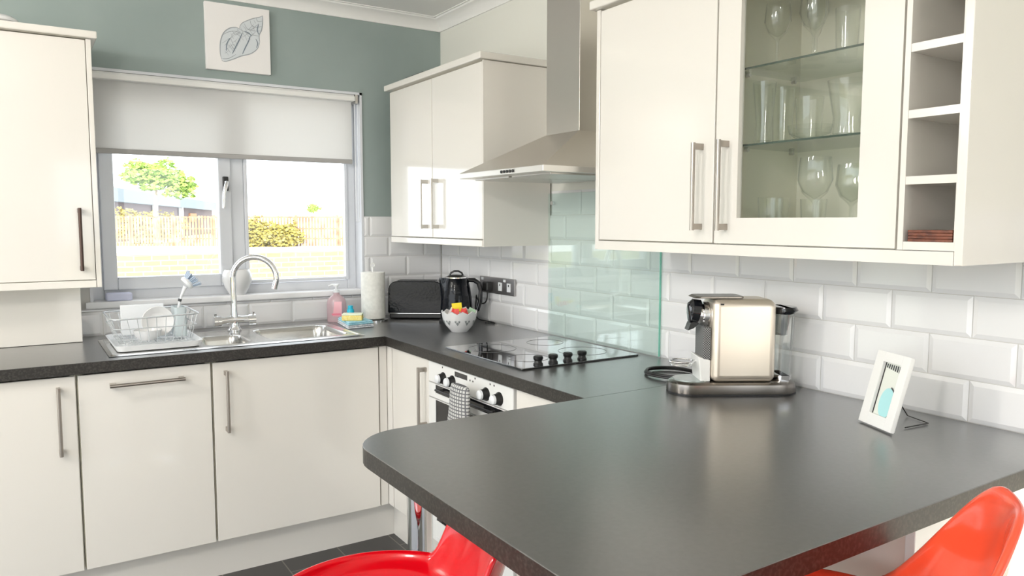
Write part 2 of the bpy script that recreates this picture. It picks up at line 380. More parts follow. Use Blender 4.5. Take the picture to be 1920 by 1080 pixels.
# ------------------------------------------------------------------ worktops
wt = thing('worktop', 'charcoal worktop of the sink and hob runs meeting in the corner', 'worktop', (-.62, -.67, W - .04))
t_ = MB(); z0, z1 = W - .039, W
for (a, b, c, d) in ((-2.36, -1.632, DY, 0), (-1.632, -.70, DY, -.585), (-1.632, -.70, -.165, 0), (-.70, 0, DY, 0), (DX, 0, -2.02, DY)): t_.box(a, b, c, d, z0, z1)
t_.build('worktop_slab', M['top'], wt, world=True)
e_ = MB(); e_.box(-2.36, DX - .0015, DY - .0015, DY, z0, z1 - .001); e_.box(DX - .0015, DX, -2.02, DY - .0015, z0, z1 - .001)
e_.build('edge_strip', M['edge'], wt, world=True)
pn = thing('peninsula_counter', 'charcoal breakfast counter with rounded end on a chrome leg', 'counter', (-1.17, -2.12, 0))
poly = [(0, -2.0205), (0, -2.962)] + [(-1.306 + .14 + .14 * math.cos(R(a)), -2.962 + .14 + .14 * math.sin(R(a))) for a in range(270, 179, -9)] + [(-1.306 + .13 + .13 * math.cos(R(a)), -2.0205 - .13 + .13 * math.sin(R(a))) for a in range(180, 89, -9)]
t_ = MB(); t_.prism(poly, z0, z1); t_.mi = [0, 0] + [1] * len(poly)
t_.build('countertop', [M['top'], M['edge']], pn, world=True, bevel=.0012, seg=1)
lg = MB(); lg.cyl((-1.17, -2.12, .012), (-1.17, -2.12, .871), .029, 32); lg = lg.build('leg', M['chrome'], pn, world=True, smooth=True)
lf = MB(); lf.lathe([(.0, .0), (.045, 0), (.045, .008), (.03, .014), (0, .014)], (-1.17, -2.12, 0), 32); lf.build('leg_foot', M['chrome'], pn, world=True, smooth=True)
lf = MB(); lf.lathe([(.0, .864), (.05, .864), (.05, .8705), (0, .8705)], (-1.17, -2.12, 0), 32); lf.build('leg_plate', M['chrome'], pn, world=True, smooth=True)

# ------------------------------------------------------------------ cabinets
def bar_handle(parent, axis, x, y, z, length, nrm, mt=None):
    """bar handle; axis 'z' or 'x'; (x,y,z) its centre on the door face; nrm = outward unit vector"""
    n = Vector(nrm); c = Vector((x, y, z)); d = Vector((0, 0, 1)) if axis == 'z' else Vector((1, 0, 0))
    s = d.cross(n)
    h = MB(); h.tube([c + n * .034 - d * length / 2, c + n * .034 + d * length / 2], .0062, 14)
    for k in (-1, 1):
        q = c + d * k * (length / 2 - .010)
        vs = []
        for a in (-.002, .036):
            for u, v in ((-1, -1), (1, -1), (1, 1), (-1, 1)): vs.append(q + n * (.0 if a < 0 else a) + d * u * .008 + s * v * .006)
        h.add(vs, [(0, 1, 2, 3), (4, 7, 6, 5)] + [(i, 4 + i, 4 + (i + 1) % 4, (i + 1) % 4) for i in range(4)])
    return h.build('handle', mt or M['handle'], parent, world=True, smooth=True)
def carcass(mb, x0, x1, y0, y1, z0, z1, openf, t=.018, top=True):
    """open-fronted box; openf in '-x','-y'"""
    if openf == '-x':
        mb.box(x1 - .008, x1, y0, y1, z0, z1); mb.box(x0, x1 - .008, y0, y0 + t, z0, z1); mb.box(x0, x1 - .008, y1 - t, y1, z0, z1)
        mb.box(x0, x1 - .008, y0 + t, y1 - t, z0, z0 + t); mb.box(x0, x1 - .008, y0 + t, y1 - t, z1 - t, z1)
    else:
        mb.box(x0, x1, y1 - .008, y1, z0, z1); mb.box(x0, x0 + t, y0, y1 - .008, z0, z1); mb.box(x1 - t, x1, y0, y1 - .008, z0, z1)
        mb.box(x0 + t, x1 - t, y0, y1 - .008, z0, z0 + t)
        if top: mb.box(x0 + t, x1 - t, y0, y1 - .008, z1 - t, z1)
DT = W - .045   # door top .865
# sink run, doors in plane y=-.65
def base_y(name, label, cat, x0, x1, horiz=False, hx=None, doorx1=None):
    c = thing(name, label, cat, ((x0 + x1) / 2, -.34, 0))
    b = MB(); carcass(b, x0 + .001, x1 - .001, -.631, -.01, .170, DT + .004, '-y', top=False)
    b.build('carcass', M['creamin'], c, world=True)
    d = MB().box(x0 + .004, (doorx1 or x1) - .004, -.65, -.632, .169, DT - .002).build('door', M['cream'], c, world=True, bevel=.0018)
    if horiz: bar_handle(d, 'x', (x0 + x1) / 2, -.65, .820, .245, (0, -1, 0))
    else: bar_handle(d, 'z', hx, -.65, .714, .236, (0, -1, 0))
    return c
base_y('base_cabinet', 'cream gloss base cabinet left of the dishwasher, vertical bar handle', 'cabinet', -2.356, -1.757, hx=-1.813)
dw = base_y('dishwasher', 'integrated dishwasher behind cream door with horizontal bar handle', 'dishwasher', -1.757, -1.315, True)
base_y('base_cabinet', 'wide cream gloss base cabinet under the sink, handle at its left', 'cabinet', -1.315, -.640, hx=-1.266)
# corner post + right run, doors in plane x=-.60
cp = thing('corner_post', 'cream corner post between the sink cabinet and the narrow cabinet', 'post', (-.62, -.66, 0))
MB().box(-.638, -.604, -.645, -.628, .169, DT).build('post_panel', M['cream'], cp, world=True, bevel=.002)
MB().box(-.602, -.585, -.690, -.628, .169, DT).build('post_panel', M['cream'], cp, world=True, bevel=.002)
def base_x(name, label, cat, ya, yb, handle=None):
    c = thing(name, label, cat, (-.3, (ya + yb) / 2, 0))
    b = MB(); carcass(b, -.582, -.01, ya + .001, yb - .001, .170, DT + .004, '-x'); b.build('carcass', M['creamin'], c, world=True)
    d = MB().box(-.60, -.583, ya + .0025, yb - .0025, .169, DT - .002).build('door', M['cream'], c, world=True, bevel=.0018)
    if handle: bar_handle(d, 'z', -.60, handle, .715, .236, (-1, 0, 0))
    return c
base_x('base_cabinet', 'narrow cream base cabinet between the corner and the oven', 'cabinet', -1.040, -.692, -1.012)
base_x('base_cabinet', 'cream base cabinet between the oven and the breakfast counter', 'cabinet', -2.02, -1.648)
# plinths
pl = MB().box(-2.356, -.519, -.575, -.560, 0, .1685).build('plinth', M['cream']); tag(pl, 'cream plinth along the floor under the sink run', 'plinth')
pl = MB().box(-.550, -.535, -2.02, -.576, 0, .1685).build('plinth', M['cream']); tag(pl, 'cream plinth along the floor under the oven run', 'plinth')
# peninsula support unit
pu = thing('peninsula_cabinet', 'closed white cabinet carrying the wall end of the breakfast counter', 'cabinet', (-.3, -2.5, 0))
MB().box(-.598, -.005, -2.915, -2.03, .0, DT + .004).build('carcass', M['creamin'], pu, world=True)
MB().box(-.602, -.598, -2.915, -2.03, .0, DT + .003).build('side_panel', mat('shaded_pink_side_panel', (.80, .70, .62), .25), pu, world=True)  # pinkish tint stands for shade and red bounce from the stool
MB().box(-.605, -.003, -2.934, -2.916, .0, DT + .003).build('end_panel', M['white'], pu, world=True, bevel=.0015)

# oven
ov = thing('oven', 'white built-in double oven with black glass under the hob', 'oven', (-.31, -1.342, .15))
oy0, oy1 = -1.643, -1.042
b = MB(); b.box(-.58, -.03, oy0 + .003, oy1 - .003, .169, DT); b.build('oven_body', M['white'], ov, world=True)
b = MB(); b.box(-.606, -.581, oy0 + .003, oy1 - .003, .785, DT - .001); fa = b.build('control_panel', M['white'], ov, world=True, bevel=.003)
b = MB(); b.box(-.6066, -.606, -1.345, -1.255, .838, .856); b.build('clock_display', M['black'], fa, world=True)
for y, z in ((-1.16, .855), (-1.385, .842), (-1.40, .855), (-1.365, .842), (-1.50, .853), (-1.525, .853)):
    MB().box(-.6066, -.606, y - .003, y + .003, z - .003, z + .003).build('panel_mark', M['mblack'], fa, world=True)
for y in (-1.168, -1.238, -1.475, -1.558):
    k = MB(); k.lathe([(0, 0), (.023, 0), (.023, .003), (.019, .008), (.017, .022), (0, .022)], n=24); k.v = [(-.606 - z, y + x, .815 + yy) for x, yy, z in k.v]
    ko = k.build('knob', M['mblack'], fa, world=True, smooth=True)
    k = MB(); k.lathe([(0, .022), (.0165, .022), (.0155, .030), (.012, .033), (0, .034)], n=24); k.v = [(-.606 - z, y + x, .815 + yy) for x, yy, z in k.v]
    k.build('knob_cap', M['plasw'], ko, world=True, smooth=True)
b = MB(); fr2 = lambda mb, ya, yb, za, zb, t, xa, xb: (mb.box(xa, xb, ya, ya + t, za, zb), mb.box(xa, xb, yb - t, yb, za, zb), mb.box(xa, xb, ya + t, yb - t, za, za + .02), mb.box(xa, xb, ya + t, yb - t, zb - .003, zb))
fr2(b, oy0 + .003, oy1 - .003, .728, .782, .055, -.606, -.582); d = b.build('grill_door', M['white'], ov, world=True, bevel=.002)
MB().box(-.603, -.586, oy0 + .058, oy1 - .058, .748, .779).build('door_glass', M['glassblack'], d, world=True)
b = MB(); b.tube([(-.622, oy0 + .10, .766), (-.622, oy1 - .09, .766)], .0045, 12); b.tube([(-.622, oy0 + .12, .766), (-.600, oy0 + .12, .766)], .0045, 8); b.tube([(-.622, oy1 - .11, .766), (-.600, oy1 - .11, .766)], .0045, 8)
b.build('door_handle', M['mblack'], d, world=True, smooth=True)
b = MB(); fr2(b, oy0 + .003, oy1 - .003, .168, .724, .055, -.606, -.582); b.box(-.606, -.582, oy0 + .058, oy1 - .058, .188, .25); d = b.build('oven_door', M['white'], ov, world=True, bevel=.002)
MB().box(-.603, -.586, oy0 + .058, oy1 - .058, .25, .721).build('door_glass', M['glassblack'], d, world=True)
# mitt
mt = MB(); rings = []
for (z, hw, cy, th) in ((.845, .052, -1.415, .012), (.838, .060, -1.415, .020), (.80, .062, -1.413, .024), (.76, .062, -1.410, .026), (.72, .066, -1.404, .026), (.69, .070, -1.398, .026), (.66, .070, -1.394, .024), (.62, .060, -1.390, .022), (.595, .036, -1.390, .014)):
    rings.append([(-.674 + th * math.sin(a) * .9, cy + hw * math.cos(a), z) for a in [2 * PI * i / 20 for i in range(20)]])
mt.loft(rings); o = mt.build('oven_mitt', M['mitt'], smooth=60, sub=1); tag(o, 'grey checked quilted oven mitt hanging on the oven front', 'oven mitt')

# hob
hb = thing('hob', 'black glass ceramic hob with four control knobs', 'hob', (-.295, -1.335, W))
b = MB(); b.prism(rrect(-.550, -.041, -1.605, -1.075, .006, 4), W + .0005, W + .006); b.build('glass_plate', M['hob'], hb, world=True, bevel=.001)
ring = MB()
for (x, y, r) in ((-.42, -1.21, .09), (-.17, -1.20, .072), (-.42, -1.45, .072), (-.17, -1.44, .09)):
    pts = [(x + r * math.cos(a), y + r * math.sin(a), W + .0062) for a in [2 * PI * i / 40 for i in range(40)]]
    ring.tube(pts, .0007, 4, closed=True)
ring.build('cooking_zone_rings', mat('ring_print', (.18, .18, .18), .4), hb, world=True)
for (x, y) in ((-.462, -1.572), (-.400, -1.572), (-.338, -1.572), (-.276, -1.572)):
    k = MB(); k.lathe([(0, 0), (.0165, 0), (.0165, .004), (.013, .008), (.0125, .014), (.0165, .019), (.0165, .027), (.013, .030), (0, .030)], (x, y, W + .006), 20)
    k.build('control_knob', M['mblack'], hb, world=True, smooth=True)
# glass splashback
sp = thing('splashback', 'clear green-tinted glass splashback behind the hob', 'splashback', (-.01, -1.33, W))
MB().box(-.011, -.005, -1.672, -.999, W + .004, 1.51).build('glass_sheet', M['splash'], sp, world=True)
MB().box(-.0112, -.0048, -1.675, -1.672, W + .004, 1.51).build('glass_edge', M['greenedge'], sp, world=True)
for (y, z) in ((-1.03, 1.47), (-1.64, 1.47)):
    b = MB(); b.cyl((-.005, y, z), (-.017, y, z), .009, 20); b.build('fixing_cap', M['chrome'], sp, world=True, smooth=True)

# hood
hd = thing('cooker_hood', 'stainless steel chimney cooker hood above the hob', 'cooker hood', (-.1, -1.378, 1.55))
b = MB(); b.box(-.50, .0, -1.650, -1.106, 1.552, 1.573); lip = b.build('hood_rim', mat('hood_rim_steel', (.80, .78, .74), .32, .8), hd, world=True, bevel=.002)
b = MB(); b.loft([[(-.498, -1.648, 1.573), (0, -1.648, 1.573), (0, -1.108, 1.573), (-.498, -1.108, 1.573)], [(-.225, -1.480, 1.714), (0, -1.480, 1.714), (0, -1.276, 1.714), (-.225, -1.276, 1.714)]])
b.build('canopy', M['hoodsteel'], hd, world=True)
b = MB(); b.box(-.222, 0, -1.478, -1.278, 1.712, CZ - .002); b.build('chimney', M['hoodsteel'], hd, world=True, bevel=.0015)
b = MB(); b.box(-.45, -.06, -1.62, -1.39, 1.546, 1.553); b.box(-.45, -.06, -1.37, -1.135, 1.546, 1.553); b.build('grease_filter', M['steel'], hd, world=True, bevel=.002)
for i in range(5):
    b = MB(); b.cyl((-.500, -1.405 - i * .018, 1.5625), (-.5035, -1.405 - i * .018, 1.5625), .0052, 12); b.build('push_button', M['mblack'], hd, world=True, smooth=True)

# wall cabinet left of hood
c1 = thing('wall_cabinet', 'cream wall cabinet with two doors left of the cooker hood', 'cabinet', (-.17, -.54, 1.32))
b = MB(); carcass(b, -.311, -.001, -.992, -.095, 1.32, 2.032, '-x'); b.build('carcass', M['creamin'], c1, world=True)
MB().box(-.330, -.001, -.998, -.9925, 1.292, 2.030).build('end_panel', M['cream'], c1, world=True)
for (ya, yb, hy) in ((-.549, -.098, -.500), (-.990, -.553, -.604)):
    d = MB().box(-.330, -.312, ya, yb, 1.322, 2.026).build('door', M['cream'], c1, world=True, bevel=.0018)
    bar_handle(d, 'z', -.330, hy, 1.472, .222, (-1, 0, 0), M['steel'])
MB().prism([(-.352, -.075), (-.001, -.075), (-.001, -1.012), (-.352, -1.012)], 2.033, 2.060).build('cornice', M['cream'], c1, world=True, bevel=.004)
b = MB(); b.box(-.334, -.312, -.992, -.100, 1.291, 1.318); b.build('light_pelmet', M['cream'], c1, world=True, bevel=.002)
# right wall units: solid door, glazed, wine rack
Z0, Z1 = 1.333, 2.052
c2 = thing('wall_cabinet', 'cream wall cabinet with one solid door right of the hood', 'cabinet', (-.17, -1.95, Z0))
b = MB(); carcass(b, -.311, -.001, -2.203, -1.722, Z0, Z1 + .005, '-x'); b.build('carcass', M['creamin'], c2, world=True)
MB().box(-.331, -.001, -1.7215, -1.704, 1.304, Z1 + .005).build('end_panel', M['cream'], c2, world=True, bevel=.0015)
d = MB().box(-.330, -.312, -2.2015, -1.7235, Z0 + .002, Z1).build('door', M['cream'], c2, world=True, bevel=.0018); bar_handle(d, 'z', -.330, -2.158, 1.487, .236, (-1, 0, 0))
c3 = thing('glazed_wall_cabinet', 'cream wall cabinet with a glass door showing drinking glasses', 'cabinet', (-.17, -2.46, Z0))
b = MB(); carcass(b, -.311, -.001, -2.715, -2.206, Z0, Z1 + .005, '-x'); b.build('carcass', M['creamin'], c3, world=True)
b = MB(); a0, a1, g0, g1 = -2.7125, -2.2075, Z0 + .002, Z1
b.box(-.330, -.312, a0, -2.623, g0, g1); b.box(-.330, -.312, -2.282, a1, g0, g1); b.box(-.330, -.312, -2.623, -2.282, g0, 1.402); b.box(-.330, -.312, -2.623, -2.282, 1.975, g1)
d = b.build('door', M['cream'], c3, world=True); bar_handle(d, 'z', -.330, -2.247, 1.487, .236, (-1, 0, 0))
MB().box(-.318, -.315, -2.63, -2.275, 1.395, 1.98).build('glass_pane', M['pane'], d, world=True)
for z in (1.590, 1.788):
    g = MB().box(-.285, -.012, -2.694, -2.226, z, z + .005).build('glass_shelf', M['shelfglass'], c3, world=True)
    MB().box(-.2866, -.285, -2.694, -2.226, z, z + .005).build('shelf_edge', M['darkedge'], g, world=True)
    for y in (-2.234, -2.686):
        for x in (-.24, -.05): MB().cyl((x, y - .006, z - .005), (x, y + .006, z - .005), .005, 10).build('shelf_pin', M['steel'], g, world=True, smooth=True)
c4 = thing('wine_rack_cabinet', 'cream open wine rack unit at the end of the wall cabinets', 'wine rack', (-.17, -2.78, Z0))
b = MB(); b.box(-.330, -.001, -2.7295, -2.7175, Z0, Z1 + .005); b.box(-.330, -.001, -2.8375, -2.834, Z0, Z1 + .005); b.box(-.012, -.001, -2.834, -2.7295, Z0, Z1 + .005)
b.build('carcass', M['cream'], c4, world=True)
for z in (1.3335, 1.470, 1.607, 1.743, 1.88, 2.015):
    MB().box(-.329, -.013, -2.8338, -2.7297, z, z + .017).build('shelf', M['cream'], c4, world=True)
MB().box(-.334, -.001, -2.855, -2.838, 1.304, Z1 + .005).build('end_panel', M['cream'], c4, world=True, bevel=.0015)
pm = MB().box(-.334, -.314, -2.8375, -1.7225, 1.304, 1.3315).build('light_pelmet', M['cream']); pm.location = (0, 0, 0); tag(pm, 'cream light pelmet running under the right wall cabinets', 'pelmet')
cn = MB().prism([(-.352, -1.690), (-.001, -1.690), (-.001, -2.875), (-.352, -2.875)], Z1 + .0065, Z1 + .034).build('cornice', M['cream'], bevel=.004); tag(cn, 'cream cornice running along the top of the right wall cabinets', 'cornice')
cs = thing('coaster_stack', 'stack of dark reddish wood coasters in the lowest wine slot', 'coasters', (-.2, -2.782, 1.3507))
for i in range(4): MB().box(-.325, -.22, -2.829, -2.737, 1.3507 + i * .0062, 1.3507 + i * .0062 + .0056).build('coaster', M['wood'], cs, world=True, bevel=.0006)
# left wall cabinet (faces -y)
c5 = thing('wall_cabinet', 'tall cream wall cabinet left of the window with a dark bar handle', 'cabinet', (-1.95, -.17, 1.17))
b = MB(); carcass(b, -2.235, -1.658, -.311, -.004, 1.17, 2.072, '-y'); b.build('carcass', M['creamin'], c5, world=True)
MB().box(-1.6575, -1.640, -.331, -.004, 1.142, 2.072).build('end_panel', M['cream'], c5, world=True, bevel=.0015)
d = MB().box(-2.235, -1.6595, -.330, -.312, 1.172, 2.068).build('door', M['cream'], c5, world=True, bevel=.0018); bar_handle(d, 'z', -1.705, -.330, 1.326, .236, (0, -1, 0), mat('dark_bronze', (.10, .07, .06), .3, 1))
b = MB(); b.box(-2.255, -1.620, -.352, -.004, 2.0735, 2.100); b.build('cornice', M['cream'], c5, world=True, bevel=.004)
b = MB(); b.box(-2.235, -1.6585, -.334, -.314, 1.142, 1.1695); b.build('light_pelmet', M['cream'], c5, world=True, bevel=.002)
o = MB().box(-2.25, -1.703, -.150, -.004, W + .001, 1.168).build('boxing_panel', M['cream'], bevel=.002); tag(o, 'cream boxing on the worktop below the left wall cabinet', 'boxing')
b = MB(); b.lathe([(0, 0), (.05, 0), (.062, .006), (.06, .016), (.045, .026), (.02, .030), (0, .031)], (-1.925, -.28, 2.101), 28); o = b.build('serving_dish', M['ceramic'], smooth=True)
tag(o, 'upturned white dish on top of the left wall cabinet', 'dish')
b = MB(); b.box(-.26, -.06, -.33, -.16, 2.061, 2.089); b.box(-.27, -.05, -.34, -.15, 2.089, 2.097); o = b.build('storage_tray', M['dark'], bevel=.002); tag(o, 'dark grey tray lying on the cabinet left of the hood', 'tray')
# ------------------------------------------------------------------ globe lamps added out of view for fill light
def fill_globe(x, y, label):
    t = thing('fill_lamp', label, 'fill lamp', (x, y, CZ - .001), 0, 'added fill lamps')
    b = MB(); b.lathe([(0, 0), (.05, 0), (.045, -.02), (0, -.022)], n=32); b.build('ceiling_rose', M['white'], t, smooth=True)
    b = MB(); b.tube([(0, 0, -.02), (0, 0, -.16)], .003, 8); b.build('cord', M['white'], t)
    b = MB(); b.lathe([(0, -.16)] + [(.13 * math.sin(R(a)), -.29 + .13 * math.cos(R(a))) for a in range(8, 173, 8)] + [(0, -.42)], n=32); b.build('globe_shade', M['lamp'], t, smooth=True)
fill_globe(-2.7, -3.1, 'added fill lamp, unseen, left of the photographer')
fill_globe(-3.3, -1.5, 'added fill lamp, unseen, beyond the left end of the sink run')

# ------------------------------------------------------------------ sink and tap
sk = thing('sink', 'stainless steel inset sink with half bowl, main bowl and drainer', 'sink', (-1.16, -.375, W))
SX0, SX1, SY0, SY1 = -1.650, -.682, -.608, -.148
def rsd(px, py, cx, cy, hx, hy, r):
    qx, qy = abs(px - cx) - hx + r, abs(py - cy) - hy + r
    return math.hypot(max(qx, 0), max(qy, 0)) + min(max(qx, qy), 0) - r
def sst(a, b, x): t = min(1, max(0, (x - a) / (b - a))); return t * t * (3 - 2 * t)
def sz(x, y):
    z = .006 - .004 * sst(-.012, 0, rsd(x, y, (SX0 + SX1) / 2, (SY0 + SY1) / 2, (SX1 - SX0) / 2, (SY1 - SY0) / 2, .03))
    z -= .0025 * (1 - sst(-.026, -.016, rsd(x, y, (SX0 + SX1) / 2, (SY0 + SY1) / 2, (SX1 - SX0) / 2, (SY1 - SY0) / 2, .03)))
    d1 = rsd(x, y, -.895, -.375, .165, .175, .05); z -= .150 * (1 - sst(-.022, 0, d1)) ** 1.0
    d2 = rsd(x, y, -1.222, -.425, .088, .125, .05); z -= .110 * (1 - sst(-.022, 0, d2))
    d3 = rsd(x, y, -1.48, -.375, .14, .19, .03)
    if d3 < 0: z -= .003 * sst(0, -.01, d3) * (0.55 + .45 * math.cos(2 * PI * (y + .375) / .038))
    return z
nx, ny = 200, 96; vs = []; fs = []
for j in range(ny + 1):
    for i in range(nx + 1):
        x = SX0 + (SX1 - SX0) * i / nx; y = SY0 + (SY1 - SY0) * j / ny; vs.append((x, y, W + sz(x, y)))
for j in range(ny):
    for i in range(nx): a = j * (nx + 1) + i; fs.append((a, a + 1, a + nx + 2, a + nx + 1))
b = MB().add(vs, fs); b.build('basin', M['sink'], sk, world=True, smooth=80, recalc=False)
for (x, y, z) in ((-.895, -.375, .006 - .1525 - .0), (-1.222, -.425, .006 - .1125)):
    d = MB(); d.lathe([(0, .0015), (.030, .0015), (.034, .003), (.040, .001), (.040, .0)], (x, y, W + z + .001), 28); d.build('drain', M['chrome'], sk, world=True, smooth=True)
tp = thing('mixer_tap', 'chrome swan-neck mixer tap standing behind the sink', 'tap', (-1.12, -.178, W + .004))
TX, TY = -1.12, -.178; T0 = W + .004
b = MB(); b.lathe([(0, 0), (.030, 0), (.030, .006), (.024, .012), (.021, .020), (.019, .034), (.020, .06), (.0, .06)], (TX, TY, T0), 28); b.build('tap_base', M['chrome'], tp, world=True, smooth=True)
b = MB(); b.tube([(TX - .078, TY - .012, T0 + .046), (TX - .03, TY - .004, T0 + .048), (TX, TY, T0 + .050), (TX + .03, TY + .0, T0 + .048), (TX + .078, TY - .0, T0 + .046)], [.0185, .0175, .021, .0175, .0185], 20); b.build('crossbar', M['chrome'], tp, world=True, smooth=True)
for k in (-1, 1):
    b = MB(); b.tube([(TX + k * .058, TY - .006, T0 + .046), (TX + k * .088, TY - .006, T0 + .046)], .0235, 20)
    hv = b.build('tap_handle', M['chrome'], tp, world=True, smooth=True)
    b = MB(); b.tube([(TX + k * .078, TY - .006, T0 + .060), (TX + k * .080, TY - .008, T0 + .080)], [.0045, .006], 10); b.build('handle_pin', M['chrome'], hv, world=True, smooth=True)
b = MB(); dx, dy = .905, -.425; rr = .092; zt = T0 + .232
pts = [(TX, TY, T0 + .058), (TX, TY, T0 + .085), (TX, TY, zt - .06), (TX, TY, zt - .02)]
for i in range(21):
    a = R(180 - 200 * i / 20); h_ = rr + rr * math.cos(a); pts.append((TX + dx * h_, TY + dy * h_, zt + rr * math.sin(a)))
b.tube(pts, [.018, .0145] + [.0128] * (len(pts) - 2), 16); b.build('spout', M['chrome'], tp, world=True, smooth=True)
q = Vector(pts[-1]); d = (q - Vector(pts[-2])).normalized()
b = MB(); b.cyl(q - d * .004, q + d * .018, .0128, 18); b.build('spout_nozzle', M['chrome'], tp, world=True, smooth=True)

# ------------------------------------------------------------------ dish rack and what stands in it
dr = thing('dish_rack', 'white wire dish rack on a white drip tray on the drainer', 'dish rack', (-1.47, -.37, W + .006))
TZ = W + .0065
def tray(mb, x0, x1, y0, y1, z, h, t, r=.03):
    o = [(x, y) for x, y in rrect(x0, x1, y0, y1, r)]; i_ = rrect(x0 + t, x1 - t, y0 + t, y1 - t, r - t * .5); o2 = rrect(x0 + .012, x1 - .012, y0 + .012, y1 - .012, r - .006); i2 = rrect(x0 + .012 + t, x1 - .012 - t, y0 + .012 + t, y1 - .012 - t, r - .008)
    mb.loft([[(x, y, z) for x, y in o2], [(x, y, z + h) for x, y in o], [(x, y, z + h) for x, y in i_], [(x, y, z + t) for x, y in i2]])
b = MB(); tray(b, -1.628, -1.318, -.555, -.185, TZ, .022, .004, .035); b.build('drip_tray', M['plasw'], dr, world=True, smooth=True)
wr = MB(); wz = TZ + .008; x0, x1, yA, yB = -1.600, -1.352, -.500, -.215; X0_, X1_, YA, YB = -1.632, -1.325, -.515, -.200; wt_ = W + .122
top = [(x, y, wt_ + (.006 if x > -1.4 else 0)) for x, y in rrect(X0_, X1_, YA, YB, .03, 5)]; bot = [(x, y, wz + .01) for x, y in rrect(x0, x1, yA, yB, .02, 5)]
wr.tube(top, .0032, 8, closed=True); wr.tube(bot, .0025, 6, closed=True)
mid = [(x, y, W + .085) for x, y in rrect(X0_ + .008, X1_ - .008, YA + .004, YB - .004, .03, 5)]; wr.tube(mid, .002, 6, closed=True)
n = 9
for i in range(n):
    f = i / (n - 1); xb = x0 + .015 + (x1 - x0 - .03) * f; xt = X0_ + .02 + (X1_ - X0_ - .04) * f
    wr.tube([(xt, YA, wt_), (xb, yA, wz + .01), (xb, yB, wz + .01), (xt, YB, wt_)], .0014, 6)
for i in range(4):
    f = (i + .5) / 4; y = yA + (yB - yA) * f; wr.tube([(X0_, y, wt_), (x0, y, wz + .01), (x1, y, wz + .01), (X1_, y, wt_)], .0014, 6)
wr.build('wire_basket', mat('coated_wire', (.62, .65, .67), .25, .4), dr, world=True, smooth=True)
for x in (x0 + .02, x1 - .02):
    for y in (yA + .02, yB - .02):
        MB().cyl((x, y, TZ + .004), (x, y, wz + .012), .006, 10).build('foot', M['plasw'], dr, world=True, smooth=True)
b = MB()
b.box(-1.575, -1.415, -.262, -.252, wz + .014, W + .150); o = b.build('chopping_board', M['plasw'], bevel=.003); tag(o, 'white chopping board standing upright in the dish rack', 'chopping board')
def plate(mb, r): mb.lathe([(0, 0), (r * .55, 0), (r * .62, .003), (r * .97, .013), (r, .015), (r * .97, .018), (r * .6, .008), (r * .5, .005), (0, .005)], n=40)
b = MB(); plate(b, .060); b.v = [(x + -1.455, -.36 - z, y + wz + .076) for x, y, z in b.v]; o = b.build('side_plate', M['ceramic'], smooth=True); tag(o, 'small white plate standing on edge in the middle of the dish rack', 'plate')
b = MB(); b.lathe([(0, .0), (.028, 0), (.045, .018), (.052, .040), (.049, .040), (.042, .018), (.026, .004), (0, .004)], (-1.50, -.425, wz + .013), 32); o = b.build('small_bowl', M['ceramic'], smooth=True); tag(o, 'small white bowl at the front of the dish rack', 'bowl')
ch = thing('cutlery_holder', 'pale grey cutlery holder in the right end of the dish rack', 'cutlery holder', (-1.372, -.34, wz + .013))
b = MB(); o_ = rrect(-.022, .022, -.05, .05, .010, 4); i_ = rrect(-.020, .020, -.048, .048, .009, 4)
b.loft([[(x, y, 0) for x, y in o_], [(x, y, .115) for x, y in o_], [(x, y, .115) for x, y in i_], [(x, y, .003) for x, y in i_]]); b.build('cup', mat('pale_grey_plastic', (.55, .62, .64), .3), ch, smooth=True)
bs = thing('washing_up_brush', 'pale blue and white washing-up brush leaning up from the dish rack', 'brush', (-1.372, -.335, wz + .03))
b = MB(); b.tube([(0, 0, .0), (.0, .0, .09), (.012, -.006, .14), (.028, -.012, .178)], [.006, .006, .005, .009], 12); b.build('brush_handle', M['plasw'], bs, smooth=True)
b = MB(); b.tube([(.0045, -.003, .118), (.0075, -.004, .128)], .0072, 12); b.build('handle_ring', M['dark'], bs, smooth=True)
b = MB(); b.lathe([(0, -.006), (.026, -.006), (.030, .004), (.024, .014), (0, .016)], n=24)
Mx = Matrix.Translation((.032, -.014, .190)) @ Matrix.Rotation(R(50), 4, 'Y'); b.v = [tuple(Mx @ Vector(v)) for v in b.v]; hd_ = b.build('brush_head', M['plasw'], bs, smooth=True)
b = MB(); rnd = random.Random(3)
for k in range(90):
    a = rnd.random() * 2 * PI; r = .026 * math.sqrt(rnd.random()); p0 = Vector((r * math.cos(a), r * math.sin(a), .008)); p1 = Vector((r * 1.6 * math.cos(a), r * 1.6 * math.sin(a), .034 + rnd.random() * .008))
    b.tube([Mx @ p0, Mx @ p1], .0014, 5)
b.build('bristles', M['palebl'], hd_, smooth=True)['kind'] = 'stuff'

